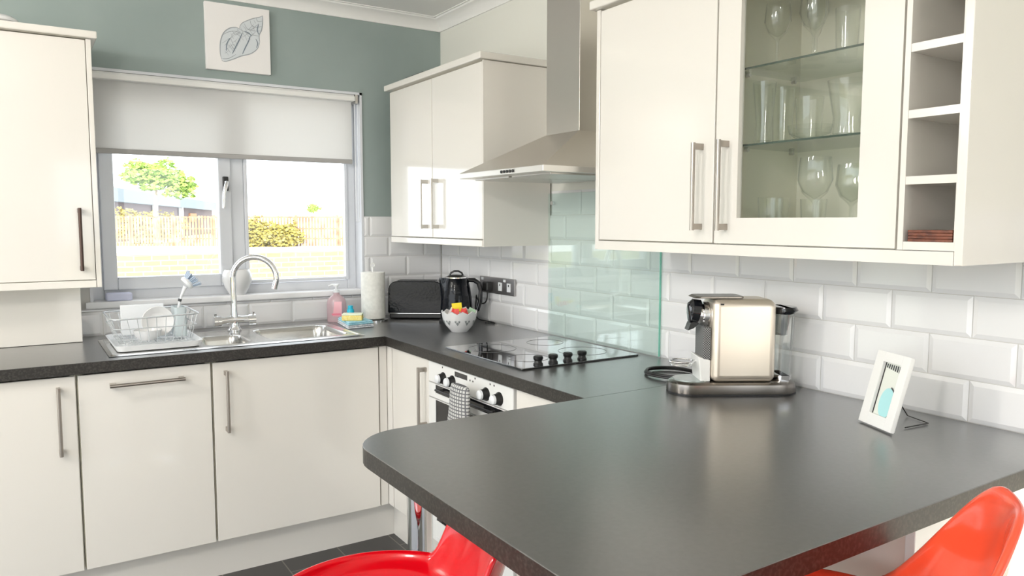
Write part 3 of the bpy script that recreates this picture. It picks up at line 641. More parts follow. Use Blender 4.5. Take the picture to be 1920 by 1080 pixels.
# ------------------------------------------------------------------ sill and sink-side things
b = MB(); b.lathe([(0, 0), (.036, 0), (.038, .004), (.056, .035), (.066, .068), (.064, .094), (.057, .110), (.053, .116), (.050, .114), (.053, .106), (.058, .09), (.059, .068), (.050, .036), (.03, .008), (0, .008)], (-1.055, .028, wz0 + .0105), 40)
o = b.build('plant_pot', M['ceramic'], smooth=True); tag(o, 'round white ceramic pot on the window sill behind the tap', 'pot')
b = MB(); b.prism(rrect(-1.600, -1.500, -.012, .052, .012, 4), wz0 + .0105, wz0 + .043); o = b.build('sponge_cloth', mat('pale_lilac_sponge', (.66, .68, .84), .9), bevel=.006, smooth=True); tag(o, 'pale lilac sponge lying at the left end of the window sill', 'sponge')
sb = thing('soap_bottle', 'pump bottle of pink washing-up liquid beside the sink', 'soap bottle', (-.622, -.095, W))
prf = [(0, 0), (.044, 0), (.047, .006), (.047, .088), (.042, .108), (.028, .124), (.016, .132), (.014, .142), (0, .142)]
b = MB(); b.lathe(prf, n=32, sx=1, sy=.62); b.v = [tuple(Matrix.Rotation(-.575, 3, 'Z') @ Vector(v)) for v in b.v]; bt = b.build('bottle', mat('pink_translucent', (.80, .58, .62), .10, coat=.4, Transmission_Weight=.35), sb, smooth=True)
b = MB(); b.lathe([(0, .002), (.0475, .002), (.0478, .052), (.0478, .060), (0, .060)], n=32, sx=1.003, sy=.63)
b = MB(); pts = [(-.020, .028), (.024, .028), (.024, .100), (-.012, .100)]
b.add([tuple(Matrix.Rotation(-.575, 3, 'Z') @ Vector((x + .008, -.0300 - (.0 if abs(x) > 1 else 0), z))) for x, z in pts], [(0, 1, 2, 3)]); b.build('label', M['pink'], sb, solid=.0008)
b = MB(); b.add([tuple(Matrix.Rotation(-.575, 3, 'Z') @ Vector((x + .006, -.0308, z))) for x, z in ((-.022, .034), (.022, .034), (.020, .044), (-.024, .042))], [(0, 1, 2, 3)]); b.build('label_stripe', M['pinkd'], sb, solid=.0006)
b = MB(); b.lathe([(0, .142), (.015, .142), (.015, .156), (.006, .158), (.006, .172), (.013, .173), (.013, .182), (0, .183)], n=20); b.tube([(0, 0, .177), (-.018, .008, .179), (-.034, .014, .172)], [.006, .005, .004], 10); b.build('pump', M['plasw'], sb, smooth=True)
cl = thing('folded_cloth', 'folded blue cloth on white cloth beside the main sink bowl', 'cloth', (-.585, -.24, W))
q = [(-.677, -.388), (-.545, -.372), (-.535, -.118), (-.640, -.150)]
b = MB()
for i, (g, z) in enumerate(((1.0, 0), (.985, .008))): b.prism([(-.58 + (x + .58) * g, -.257 + (y + .257) * g) for x, y in q], W + z + .0005, W + z + .0072)
b.build('white_layer', M['whitecloth'], cl, world=True, bevel=.003)
b = MB()
for i, (g, z) in enumerate(((.975, .016), (.93, .023))): b.prism([(-.58 + (x + .58) * g, -.257 + (y + .257) * g) for x, y in q], W + z + .0005, W + z + .0072)
b.build('blue_layer', M['blue'], cl, world=True, bevel=.003)
sg = thing('sponge', 'yellow sponge with pale scourer top lying on the blue cloth', 'sponge', (-.622, -.305, W + .030), -.5)
b = MB(); b.box(-.046, .046, -.03, .03, 0, .024); b.build('sponge_body', M['yellow'], sg, bevel=.004)
b = MB(); b.box(-.046, .046, -.03, .03, .0242, .031); b.build('scourer', M['palesp'], sg, bevel=.002)
cb = thing('detergent_bottle', 'tiny cyan plastic bottle standing behind the yellow sponge', 'bottle', (-.592, -.20, W + .030))
b = MB(); b.lathe([(0, 0), (.016, 0), (.017, .004), (.017, .034), (.014, .040), (0, .040)], n=24); b.build('bottle', M['cyan'], cb, smooth=True)
b = MB(); b.lathe([(0, .040), (.012, .040), (.012, .056), (0, .057)], n=20); b.build('cap', M['cyan'], cb, smooth=True)
kr = thing('kitchen_roll', 'white kitchen roll on an upright holder near the window', 'kitchen roll', (-.455, -.150, W))
b = MB(); b.lathe([(0, 0), (.072, 0), (.072, .006), (.010, .010), (0, .010)], n=40); b.build('holder_base', M['chrome'], kr, smooth=True)
b = MB(); b.tube([(0, 0, .01), (0, 0, .262)], .004, 10); pts = [(.010 * math.sin(a), 0, .272 - .010 * math.cos(a)) for a in [2 * PI * i / 16 for i in range(16)]]; b.tube(pts, .0025, 8, closed=True); b.build('spindle', M['white'], kr, smooth=True)
b = MB(); b.lathe([(.020, .012), (.056, .012), (.058, .014), (.058, .236), (.056, .238), (.020, .238), (.020, .012)], n=48); b.build('paper_roll', M['paper'], kr, smooth=True)

# ------------------------------------------------------------------ toaster, kettle, bowl, socket
ts = thing('toaster', 'glossy black toaster in the worktop corner', 'toaster', (-.222, -.168, W), -.62)
b = MB(); pf = [(-.136, .030), (-.140, .036), (-.136, .15)] + [(-.136 + .04 - .04 * math.cos(R(a)) , .148 + .04 * math.sin(R(a))) for a in range(10, 91, 16)] + [(.136 - .04 + .04 * math.sin(R(a)), .148 + .04 * math.cos(R(a))) for a in range(0, 81, 16)] + [(.140, .036), (.136, .030)]
b.prism(pf, -.068, .068, 'y'); b.build('toaster_body', M['blackd'], ts, smooth=50, bevel=.008, seg=3)
b = MB(); b.box(-.132, .132, -.066, .066, .004, .026); b.build('toaster_base', M['mblack'], ts, bevel=.004)
b = MB(); b.box(-.137, .137, -.0695, .0695, .026, .031); b.build('chrome_band', M['chrome'], ts, bevel=.001)
for y in (-.026, .026): MB().box(-.095, .095, y - .013, y + .013, .1875, .190).build('bread_slot', M['mblack'], ts)
b = MB(); b.box(-.153, -.138, -.014, .014, .12, .132); b.build('lever', M['chrome'], ts, bevel=.003)
kt = thing('kettle', 'glossy black jug kettle with diamond embossing beside the toaster', 'kettle', (-.158, -.455, W), -.575)
b = MB(); b.lathe([(0, 0), (.084, 0), (.084, .014), (.078, .020), (0, .020)], n=40); b.build('power_base', M['mblack'], kt, smooth=True)
def kw(a, r, z):
    s = max(0, math.cos(a - PI)) ** 14 * max(0, (z - .13) / .09); return (r + .028 * s, z)
b = MB(); b.lathe([(0, .021), (.072, .021), (.077, .030), (.077, .06), (.073, .12), (.066, .17), (.058, .208), (.054, .216), (0, .216)], n=48, wob=kw); b.build('kettle_body', M['blackd'], kt, smooth=True)
b = MB(); b.lathe([(.048, .2165), (.056, .2165), (.056, .221), (.048, .223)], n=40); b.build('rim_band', M['chrome'], kt, smooth=True)
b = MB(); b.lathe([(0, .2335), (.02, .232), (.04, .227), (.049, .2215), (0, .2215)], n=36); ld = b.build('lid', M['black'], kt, smooth=True)
b = MB(); b.tube([(-.032, 0, .226), (-.026, 0, .240), (-.01, 0, .2485), (.01, 0, .2485), (.026, 0, .240), (.032, 0, .226)], .0045, 10); b.build('lid_loop', M['black'], ld, smooth=True)
b = MB(); b.tube([(.056, 0, .206), (.085, 0, .205), (.108, 0, .190), (.116, 0, .155), (.114, 0, .105), (.102, 0, .065), (.078, 0, .048)], [.010, .0115, .0115, .0105, .0105, .010, .009], 14); b.build('kettle_handle', M['black'], kt, smooth=True)
skt = thing('wall_socket', 'brushed metal wall socket plate with a black plug', 'socket', (-.003, -.58, 1.092))
b = MB(); b.box(-.012, -.0025, -.737, -.428, 1.052, 1.130); b.build('face_plate', mat('dark_steel_plate', (.50, .48, .48), .3, .9), skt, world=True, bevel=.002)
for y in (-.615, -.690):
    b = MB(); b.box(-.0135, -.0121, y - .016, y + .016, 1.068, 1.108); ins = b.build('socket_insert', M['plasw'], skt, world=True, bevel=.0008)
    b = MB(); b.box(-.0145, -.0136, y - .003, y + .003, 1.092, 1.102); b.build('pin_slot', M['mblack'], ins, world=True)
for y in (-.455, -.655):
    b = MB(); b.box(-.0155, -.0121, y - .009, y + .009, 1.112, 1.124); b.build('rocker_switch', M['plasw'], skt, world=True, bevel=.001)
pg = thing('plug', 'black plug and cable in the wall socket behind the kettle', 'plug', (-.02, -.525, 1.085))
b = MB(); b.box(-.045, -.0125, -.550, -.502, 1.062, 1.108); b.build('plug_body', M['mblack'], pg, world=True, bevel=.008, seg=3)
b = MB(); cpts = [(-.030, -.526, 1.062), (-.032, -.530, 1.03), (-.040, -.520, 1.005), (-.055, -.50, 1.005), (-.060, -.48, 1.03), (-.045, -.45, 1.035), (-.030, -.42, 1.0), (-.022, -.40, .95), (-.02, -.42, .918), (-.022, -.50, .915), (-.024, -.58, .915), (-.04, -.60, .915), (-.06, -.56, .915)]
def smoothpts(p, n=6):
    p = [Vector(q) for q in p]; out = []
    for i in range(len(p) - 1):
        a, b_, c, d = p[max(i - 1, 0)], p[i], p[i + 1], p[min(i + 2, len(p) - 1)]
        for k in range(n):
            t = k / n; out.append(.5 * ((2 * b_) + (c - a) * t + (2 * a - 5 * b_ + 4 * c - d) * t * t + (3 * b_ - a - 3 * c + d) * t ** 3))
    return out + [p[-1]]
b.tube(smoothpts(cpts), .0032, 8); b.build('cable', M['mblack'], pg, world=True, smooth=True)
bw = thing('sachet_bowl', 'white ceramic bowl with zigzag rim and grey heart pattern', 'bowl', (-.285, -.712, W))
def zg(a, r, z):
    k = abs(((a / (2 * PI) * 10) % 1) - .5) * 2
    return (r, z + (.012 * k if z > .078 else 0))
b = MB(); b.lathe([(0, 0), (.036, 0), (.040, .004), (.060, .028), (.074, .058), (.079, .082), (.075, .083), (.070, .058), (.056, .030), (.036, .009), (0, .009)], n=80, wob=zg); b.build('bowl_body', M['ceramic'], bw, smooth=30)
b = MB()
for k in range(10):
    a = 2 * PI * (k + .5) / 10
    for s in (-1, 0, 1):
        aa = a + s * .115; z_ = .050 if s else .041; rr_ = .0715 if s else .0672
        hw_ = .0055 if s else .0075
        c_ = Vector((rr_ * math.cos(aa), rr_ * math.sin(aa), z_)); t_ = Vector((-math.sin(aa), math.cos(aa), 0)); u_ = Vector((math.cos(aa) * .42, math.sin(aa) * .42, .9))
        b.add([c_ + t_ * hw_ * .9 + u_ * .002, c_ + u_ * hw_ , c_ - t_ * hw_ * .9 + u_ * .002, c_ - u_ * hw_ * 1.3], [(0, 1, 2, 3)])
b.build('heart_pattern', mat('grey_glaze', (.28, .30, .30), .3), bw, solid=.0016)
rnd = random.Random(5)
sac = [('red2', -.028, -.02, 20, 100), ('red2', -.008, -.03, -8, 160), ('red2', .014, -.02, 14, 60), ('red2', .030, -.005, -22, 20), ('wpack', -.035, .012, 26, 70), ('gpack', .045, .01, 30, 10), ('wpack', .02, .03, -15, 130), ('yel2', -.012, .018, -6, -32)]
names = ['red sachet at the left of the bowl', 'red sachet in the front of the bowl', 'red sachet at the centre of the bowl', 'red sachet leaning to the right in the bowl', 'white sachet at the left edge of the bowl', 'pale green sachet at the right edge of the bowl', 'white sachet behind the red ones in the bowl', 'bright yellow sachet sticking up highest from the bowl']
for (mm, x, y, tilt, rz_), lb in zip(sac, names):
    hh = .058 if mm != 'yel2' else .040; z_ = .074 if mm != 'yel2' else .104; ww = .011 if mm != 'yel2' else .022
    if mm == 'wpack' or mm == 'gpack': ww = .016
    b = MB(); b.loft([[(-ww, -.0012, -hh / 2), (ww, -.0012, -hh / 2), (ww, .0012, -hh / 2), (-ww, .0012, -hh / 2)], [(-ww, -.004, 0), (ww, -.004, 0), (ww, .004, 0), (-ww, .004, 0)], [(-ww, -.0012, hh / 2), (ww, -.0012, hh / 2), (ww, .0012, hh / 2), (-ww, .0012, hh / 2)]])
    o = b.build('sachet', M[mm]); u = Vector((.839, -.544, 0)); f_ = Vector((.544, .839, 0)); c_ = Vector((-.285, -.712, W + z_)) + u * x + f_ * y
    o.location = c_; o.rotation_euler = (R(-12), R(tilt), -.575); tag(o, lb, 'sachet', 'drink sachets in the zigzag bowl')

# ------------------------------------------------------------------ coffee machine
cm = thing('coffee_machine', 'champagne metal capsule coffee machine with water tank at the right', 'coffee machine', (-.216, -.0 - 2.178, W), -.558)
def stad(x0, x1, hy, n=14):
    r = hy; return [(x1 - r + r * math.cos(R(-90 + 180 * i / n)), r * math.sin(R(-90 + 180 * i / n))) for i in range(n + 1)] + [(x0 + r + r * math.cos(R(90 + 180 * i / n)), r * math.sin(R(90 + 180 * i / n))) for i in range(n + 1)]
b = MB(); b.loft([[(x, y, 0) for x, y in stad(-.180, .182, .064)], [(x, y, .008) for x, y in stad(-.183, .185, .067)], [(x, y, .030) for x, y in stad(-.180, .180, .064)], [(x, y, .036) for x, y in stad(-.170, .170, .056)]])
b.build('base', M['champdk'], cm, smooth=35)
b = MB(); b.prism(stad(-.182, .184, .066), .0002, .006); b.build('rubber_skirt', M['mblack'], cm, smooth=35)
b = MB(); b.prism(stad(-.165, -.06, .050), .0362, .040); b.build('drip_grid', mat('tray_grey', (.45, .50, .48), .25, .5), cm, smooth=True)
bp = [(-.070, .037), (.108, .037), (.108, .243)] + [(.108 - .026 + .026 * math.cos(R(a)), .243 + .026 * math.sin(R(a))) for a in range(15, 91, 15)] + [(-.070, .269)]
b = MB(); b.prism(bp, -.062, .062, 'y'); b.build('body_shell', M['champ'], cm, smooth=60, bevel=.020, seg=6)
b = MB(); b.loft([[(x, y, .2705) for x, y in rrect(-.118, .020, -.045, .045, .012, 4)], [(x, y, .276) for x, y in rrect(-.108, .020, -.045, .045, .012, 4)]]); b.build('lever_lid', M['champdk'], cm, bevel=.001)
b = MB(); b.box(-.052, -.042, -.0635, -.062, .254, .258); b.build('power_button', M['mblack'], cm)
b = MB(); b.box(-.092, -.071, -.045, .045, .100, .190); b.build('front_grille', M['grille'], cm, bevel=.002)
b = MB(); b.prism([(-.098, .037), (-.071, .037), (-.071, .098), (-.105, .108)], -.045, .045, 'y'); b.build('front_foot', M['white'], cm, bevel=.003)
b = MB(); b.tube([(-.071, 0, .222), (-.086, 0, .222), (-.088, 0, .222), (-.100, 0, .224)], [.036, .036, .030, .032], 28); b.build('brew_collar', M['chrome'], cm, smooth=True)
b = MB(); b.tube([(-.098, 0, .228), (-.118, 0, .232), (-.124, 0, .232)], [.036, .034, .024], 28); b.prism([(-.100, .205), (-.122, .200), (-.130, .178), (-.114, .184), (-.100, .196)], -.020, .020, 'y'); b.build('brew_head', M['black'], cm, smooth=True)
b = MB(); pts = [(-.142 + .034 * math.cos(a), .034 * math.sin(a), .088) for a in [2 * PI * i / 32 for i in range(32)]]; b.tube(pts, .0025, 8, closed=True)
pts = [(-.142 + .030 * math.cos(a), .030 * math.sin(a), .078) for a in [2 * PI * i / 32 for i in range(32)]]; b.tube(pts, .0016, 8, closed=True)
for i in range(-3, 4): y = i * .009; xx = math.sqrt(.030 ** 2 - y * y); b.tube([(-.142 - xx, y, .079), (-.142 + xx, y, .079)], .0013, 6)
b.tube([(-.110, 0, .086), (-.085, 0, .092)], .004, 8); b.build('cup_support', M['chrome'], cm, smooth=True)
b = MB(); tk = stad(.109, .176, .044, 10)
b.loft([[(x, y, .040) for x, y in stad(.112, .168, .038, 10)], [(x, y, .225) for x, y in tk]]); b.build('water_tank', M['clear'], cm, smooth=35)
b = MB(); b.loft([[(x, y, .226) for x, y in stad(.109, .176, .044, 10)], [(x, y, .234) for x, y in stad(.109, .186, .050, 10)], [(x, y, .244) for x, y in stad(.109, .180, .044, 10)]]); b.build('tank_lid', M['black'], cm, smooth=35)
b = MB(); b.loft([[(x, y, .165) for x, y in stad(.112, .158, .030, 10)], [(x, y, .224) for x, y in stad(.112, .162, .034, 10)]]); b.build('capsule_basket', thin_glass('smoky_basket', (.62, .64, .64), 1.2), cm, smooth=35)
b = MB(); b.loft([[(x, y, .0365) for x, y in stad(.112, .170, .040, 10)], [(x, y, .052) for x, y in stad(.112, .172, .042, 10)]]); b.build('tank_foot', M['chrome'], cm, smooth=35)
b = MB(); pts = []
for i in range(60):
    a = R(-30) + 2 * PI * 1.75 * i / 59; rr_ = .086 - .006 * i / 59
    pts.append((-.195 + rr_ * .92 * math.cos(a), -1.925 + rr_ * 1.05 * math.sin(a), W + .0045 + .009 * i / 59))
pts = [(-.125, -2.06, W + .02), (-.10, -2.02, W + .005)] + pts
b.tube(pts, .004, 8); o = b.build('power_cable', M['mblack'], smooth=True); tag(o, 'coiled black power cable on the counter behind the coffee machine', 'cable')

# ------------------------------------------------------------------ photo frame on the counter
u = Vector((-.048, -.108, 0)).normalized(); nn = Vector((-.108, .048, 0)).normalized()
A = Vector((-.207, -2.577, W)); lean = math.atan2(.046, .171); upv = (-nn * math.sin(lean) + Vector((0, 0, 1)) * math.cos(lean)); nf = u.cross(upv) * 1.0
if nf.dot(Vector((-1, 0, 0))) < 0: nf = -nf
pf_ = bpy.data.objects.new('photo_frame', None); COL.objects.link(pf_); pf_.location = A
tag(pf_, 'white framed teal picture card propped on a wire stand', 'photo frame')
def pq(a, h, o_=0): return u * a + upv * h + nf * o_ + Vector((0, 0, .002))
def slab(mb, a0, a1, h0, h1, o0, o1):
    vs = [pq(a, h, o_) for o_ in (o0, o1) for h in (h0, h1) for a in (a0, a1)]
    mb.add(vs, [(0, 2, 3, 1), (4, 5, 7, 6), (0, 1, 5, 4), (2, 6, 7, 3), (0, 4, 6, 2), (1, 3, 7, 5)])
Wd, Ht = .119, .177
b = MB(); slab(b, 0, .030, 0, Ht, 0, .010); slab(b, Wd - .026, Wd, 0, Ht, 0, .010); slab(b, .030, Wd - .026, 0, .028, 0, .010); slab(b, .030, Wd - .026, Ht - .024, Ht, 0, .010); slab(b, .002, Wd - .002, .002, Ht - .002, -.003, 0)
b.build('frame', mat('white_frame', (.9, .9, .88), .35), pf_, bevel=.0008)
b = MB(); slab(b, .030, Wd - .026, .028, Ht - .024, .0002, .0012); pc = b.build('picture', M['palep'], pf_)
b = MB(); slab(b, .030, .033, .028, Ht - .024, .0013, .0020); b.build('black_line', M['mblack'], pc)
b = MB(); vs = [pq(.068 + .024 * math.cos(a), .060 + .036 * math.sin(a), .0022) for a in [2 * PI * i / 32 for i in range(32)]]; b.add(vs, [tuple(range(32))]); b.build('teal_oval', M['teal'], pc, solid=.0006)
b = MB(); vs = [pq(.068 + (.024 if k == 0 else .028) * math.cos(a), .060 + (.037 if k == 0 else .040) * math.sin(a), .0026) for k in (0, 1) for a in [R(-50 + 130 * i / 12) for i in range(13)]]
b.add(vs, [(i, i + 1, 14 + i, 13 + i) for i in range(12)]); b.build('dark_outline', M['dark'], pc, solid=.0006)
for i in range(7): b = MB(); slab(b, .036 + i * .0075, .040 + i * .0075, Ht - .036 - .001 * i, Ht - .0265, .0013, .0020); b.build('dark_dash', M['dark'], pc)
b = MB(); g = lambda x, y, z: Vector((x, y, z)) - A
b.tube([g(-.160, -2.600, 1.02), g(-.070, -2.612, W + .003), g(-.100, -2.680, W + .003), g(-.185, -2.672, W + .003)], .0014, 6); b.build('wire_stand', M['mblack'], pf_, smooth=True)

# ------------------------------------------------------------------ shell canvas above the window
cvs = thing('wall_canvas', 'square white canvas with a grey shell drawing above the window', 'canvas', (-1.027, 0, 2.066))
MB().box(-1.168, -.886, -.018, .005, 2.068, 2.360).build('canvas', M['canvas'], cvs, world=True, bevel=.002)
def uv(x, y): return (-1.168 + .282 * (x - 25) / 895, 2.360 - .292 * (y - 20 - (x - 10) * .141 + 0) / 890)
def ribbon(mb, pts, wd, o_=-.0188, taper=True):
    p = smoothpts([Vector((*uv(*q), 0)) for q in pts], 5); L_, R_ = [], []
    for i, c in enumerate(p):
        d = (p[min(i + 1, len(p) - 1)] - p[max(i - 1, 0)]).normalized(); n_ = Vector((-d.y, d.x, 0)); f = math.sin(PI * (i + .6) / (len(p) + .2)) ** .5 if taper else 1
        L_.append(c + n_ * wd * f); R_.append(c - n_ * wd * f)
    vs = [(v.x, o_, v.y) for v in L_ + R_]; k = len(p); mb.add(vs, [(i, i + 1, k + i + 1, k + i) for i in range(k - 1)])
outl = [(230, 800), (215, 700), (225, 560), (270, 450), (350, 390), (440, 378), (485, 400), (520, 330), (600, 290), (700, 258), (775, 245), (822, 225), (818, 320), (800, 420), (765, 490), (770, 580), (735, 670), (640, 735), (500, 765), (400, 800), (280, 830)]
b = MB(); vs = [(*uv(*q), 0) for q in outl]; b.add([(x, -.0183, z) for x, z, _ in vs], [tuple(range(len(vs)))]); sh = b.build('shell_wash', M['draw3'], cvs, world=True)
b = MB(); ribbon(b, outl[:7], .0022); ribbon(b, outl[6:12], .0018); ribbon(b, outl[11:16], .0024); ribbon(b, outl[15:21] + [(230, 810)], .0022)
for q in ([(485, 400), (560, 440), (650, 480), (760, 500)], [(560, 330), (600, 400), (700, 430), (790, 430)], [(250, 480), (330, 440), (430, 430), (520, 470)], [(280, 620), (330, 560), (380, 500)], [(240, 790), (330, 790), (430, 740)], [(640, 280), (660, 350), (720, 380), (800, 370)], [(730, 255), (750, 300), (810, 300)]): ribbon(b, q, .0013)
rs = random.Random(4)
for k in range(46):
    x = rs.uniform(270, 740); y = 640 - (x - 270) * .62 + rs.uniform(-110, 110); l_ = rs.uniform(25, 60); a = R(rs.choice((-62, -55, 25, 35)) + rs.uniform(-8, 8))
    ribbon(b, [(x - l_ * math.cos(a), y + l_ * math.sin(a)), (x + 4, y + 3), (x + l_ * math.cos(a), y - l_ * math.sin(a))], rs.uniform(.0004, .0010))
b.build('grey_strokes', M['draw1'], cvs, world=True)
b = MB()
for q, wd in (([(530, 450), (480, 550), (430, 640), (380, 730)], .0026), ([(640, 490), (610, 570), (560, 660), (520, 740)], .0024), ([(350, 520), (310, 600), (300, 690)], .0022), ([(760, 340), (740, 420), (760, 480)], .0022), ([(715, 540), (740, 600), (720, 660)], .0020), ([(560, 430), (620, 460), (660, 500)], .0020)): ribbon(b, q, wd, -.0192)
b.build('dark_strokes', M['draw2'], cvs, world=True)

# ------------------------------------------------------------------ glassware
def glass_tumbler(r, h, rb=None):
    rb = rb or r * .8; return [(0, .002), (rb, .002), (rb + .001, .006), (r, h)], [(0, .008), (rb - .002, .010)]
def mk_glass(kind, h, r):
    if kind == 'tumbler': pf = [(0, 0), (r * .82, 0), (r * .84, .004), (r, h), (r - .0016, h), (r * .80, .010), (0, .009)]
    elif kind == 'goblet': pf = [(0, 0), (r * .85, 0), (r * .85, .002), (r * .2, .006), (.004, .014), (.0035, h * .42), (.008, h * .46), (r * .7, h * .56), (r, h * .72), (r * .88, h), (r * .86, h), (r * .97, h * .72), (r * .66, h * .575), (0, h * .48)]
    elif kind == 'flute': pf = [(0, 0), (r * .95, 0), (r * .95, .002), (.005, .007), (.0035, h * .30), (.010, h * .36), (r * .85, h * .62), (r * .9, h), (r * .86, h), (r * .8, h * .62), (0, h * .37)]
    elif kind == 'bowl': pf = [(0, 0), (r * .5, 0), (r * .55, .006), (r * .9, h * .5), (r, h), (r * .97, h), (r * .86, h * .5), (r * .45, .010), (0, .009)]
    elif kind == 'vase': pf = [(0, 0), (r * .7, 0), (r * .72, .004), (r * .6, h * .35), (r * .9, h), (r * .86, h), (r * .56, h * .35), (r * .6, .012), (0, .010)]
    return MB().lathe(pf, n=36)
ZB, ZM, ZT = 1.3515, 1.5952, 1.7932
glist = [('tumbler', ZB, -.225, -2.305, .105, .033, 'short clear tumbler at the front left of the bottom shelf'), ('tumbler', ZB, -.13, -2.255, .105, .033, 'short clear tumbler in the left rear corner of the bottom shelf'),
    ('tumbler', ZB, -.14, -2.375, .100, .034, 'short clear tumbler in the middle of the bottom shelf'), ('goblet', ZB, -.235, -2.445, .200, .042, 'large clear wine goblet right of centre on the bottom shelf'),
    ('goblet', ZB, -.06, -2.43, .190, .040, 'clear wine goblet at the back of the bottom shelf'), ('goblet', ZB, -.14, -2.485, .185, .038, 'clear wine goblet at the far right of the bottom shelf'),
    ('vase', ZM, -.22, -2.272, .165, .034, 'tall clear glass with flared rim at the left of the middle shelf'), ('tumbler', ZM, -.13, -2.262, .160, .030, 'tall clear tumbler behind the flared glass on the middle shelf'),
    ('tumbler', ZM, -.15, -2.360, .120, .036, 'wide clear tumbler in the middle of the middle shelf'), ('bowl', ZM, -.20, -2.400, .040, .055, 'shallow clear dish in the middle of the middle shelf'), ('vase', ZM, -.19, -2.495, .140, .052, 'wide clear vase at the right of the middle shelf'),
    ('goblet', ZT, -.21, -2.300, .165, .034, 'clear wine glass at the left of the top shelf'), ('goblet', ZT, -.15, -2.365, .190, .036, 'tall clear goblet in the middle of the top shelf'), ('flute', ZT, -.23, -2.43, .165, .026, 'slim clear flute right of the goblet on the top shelf'),
    ('tumbler', ZT, -.14, -2.455, .130, .030, 'clear highball tumbler at the right of the glasses on the top shelf')]
for kind, z, x, y, h, r, lb in glist:
    o = mk_glass(kind, h, r).build({'tumbler': 'glass_tumbler', 'goblet': 'wine_glass', 'flute': 'champagne_flute', 'bowl': 'glass_dish', 'vase': 'glass_vase'}[kind], M['tumbler'], smooth=True)
    o.location = (x, y, z); tag(o, lb, 'drinking glass' if kind != 'bowl' else 'dish', 'clear glassware in the glazed cabinet')

# ------------------------------------------------------------------ bar stools
def bar_stool(name, label, x, y, zr, ang, HB, s0, s1, hole, plastic):
    t = thing(name, label, 'bar stool', (x, y, 0), ang)
    na, nw = 96, 16; cols = []
    prof_ = [(0, -.052), (.06, -.051), (.11, -.047), (.15, -.038), (.168, -.026)]
    vs = [(0, 0, zr - .055)]; fs = []
    def H(a):
        d = abs((math.degrees(a) + 180) % 360 - 180); return .004 + (HB - .004) * sst(s0, s1, d)
    rows = []
    for (r, z) in prof_[1:]: rows.append(lambda a, r=r, z=z: (r * (1 + .06 * math.cos(a)), z))
    for k in range(nw + 1):
        f = k / nw
        def g(a, f=f):
            h_ = H(a); lean_ = .030 + .030 * (h_ / HB); z = -.020 + (h_ + .020) * f
            r = .172 + lean_ * (1 - (1 - f) ** 2) ; 
            if f > .85: r += .010 * ((f - .85) / .15) ** 2
            return (r, z)
        rows.append(g)
    for row in rows:
        for j in range(na):
            a = 2 * PI * j / na; r, z = row(a); vs.append((r * math.cos(a), r * math.sin(a), zr + z))
    for j in range(na): fs.append((0, 1 + j, 1 + (j + 1) % na))
    for i in range(len(rows) - 1):
        for j in range(na):
            a = 360 * (j + .5) / na; d = abs((a + 180) % 360 - 180); f = (i - len(prof_) + 1.5) / nw
            hw_ = hole if .36 < f < .66 else (hole - 3 if .30 < f < .72 else 0)
            if d > 180 - hw_: continue
            p0, p1 = 1 + i * na + j, 1 + i * na + (j + 1) % na; fs.append((p0, p1, p1 + na, p0 + na))
    b = MB().add(vs, fs); b.build('seat_shell', M[plastic], t, smooth=80, solid=.011, bevel=0, sub=1, recalc=True)
    b = MB(); b.lathe([(0, zr - .10), (.085, zr - .085), (.085, zr - .075), (.03, zr - .062), (0, zr - .062)], n=32); b.build('seat_plate', M['chrome'], t, smooth=True)
    b = MB(); b.tube([(0, 0, .02), (0, 0, zr - .30)], .030, 28); b.build('column', M['chrome'], t, smooth=True)
    b = MB(); b.tube([(0, 0, zr - .32), (0, 0, zr - .09)], .019, 24); b.build('gas_lift', M['mblack'], t, smooth=True)
    b = MB(); b.lathe([(0, 0), (.20, 0), (.20, .008), (.14, .018), (.05, .030), (.031, .045), (0, .045)], n=48); b.build('base_disc', M['chrome'], t, smooth=True)
    b = MB(); pts = [(.03, .012, .24), (.12, .07, .25)] + [(.17 + .0 + .02 * math.cos(R(a)), .10 * math.sin(R(a)), .252) for a in range(60, -61, -20)] + [(.12, -.07, .25), (.03, -.012, .24)]; b.tube(smoothpts(pts, 3), .010, 12); b.build('footrest', M['chrome'], t, smooth=True)
    b = MB(); b.tube([(0, -.02, zr - .088), (-.02, -.12, zr - .098), (-.03, -.16, zr - .105)], .005, 10); b.build('lift_lever', M['chrome'], t, smooth=True)
    return t
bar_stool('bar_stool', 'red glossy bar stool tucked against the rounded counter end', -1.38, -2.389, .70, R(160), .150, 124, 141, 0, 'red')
bar_stool('bar_stool', 'red bar stool with a painted sunlit tint at the front of the counter', -.908, -2.964, .773, R(124.6), .241, 108, 168, 0, 'sunlit_red')

# ------------------------------------------------------------------ outdoors seen through the window
b = MB().box(-60, 90, -60, 31.0, -.4, -.2).build('ground', M['verge']); b['kind'] = 'structure'
b = MB(); b.box(-14, 3, -14, -6.62, -.2, -.04); b.box(-14, -5.12, -6.62, .14, -.2, -.04); b.box(-9, 9, .15, 7.9, -.2, -.1); b = b.build('patio', mat('pale_bounce_patio', (.72, .70, .68), .85)); struct(b)  # pale paving added out of view to bounce light up indoors
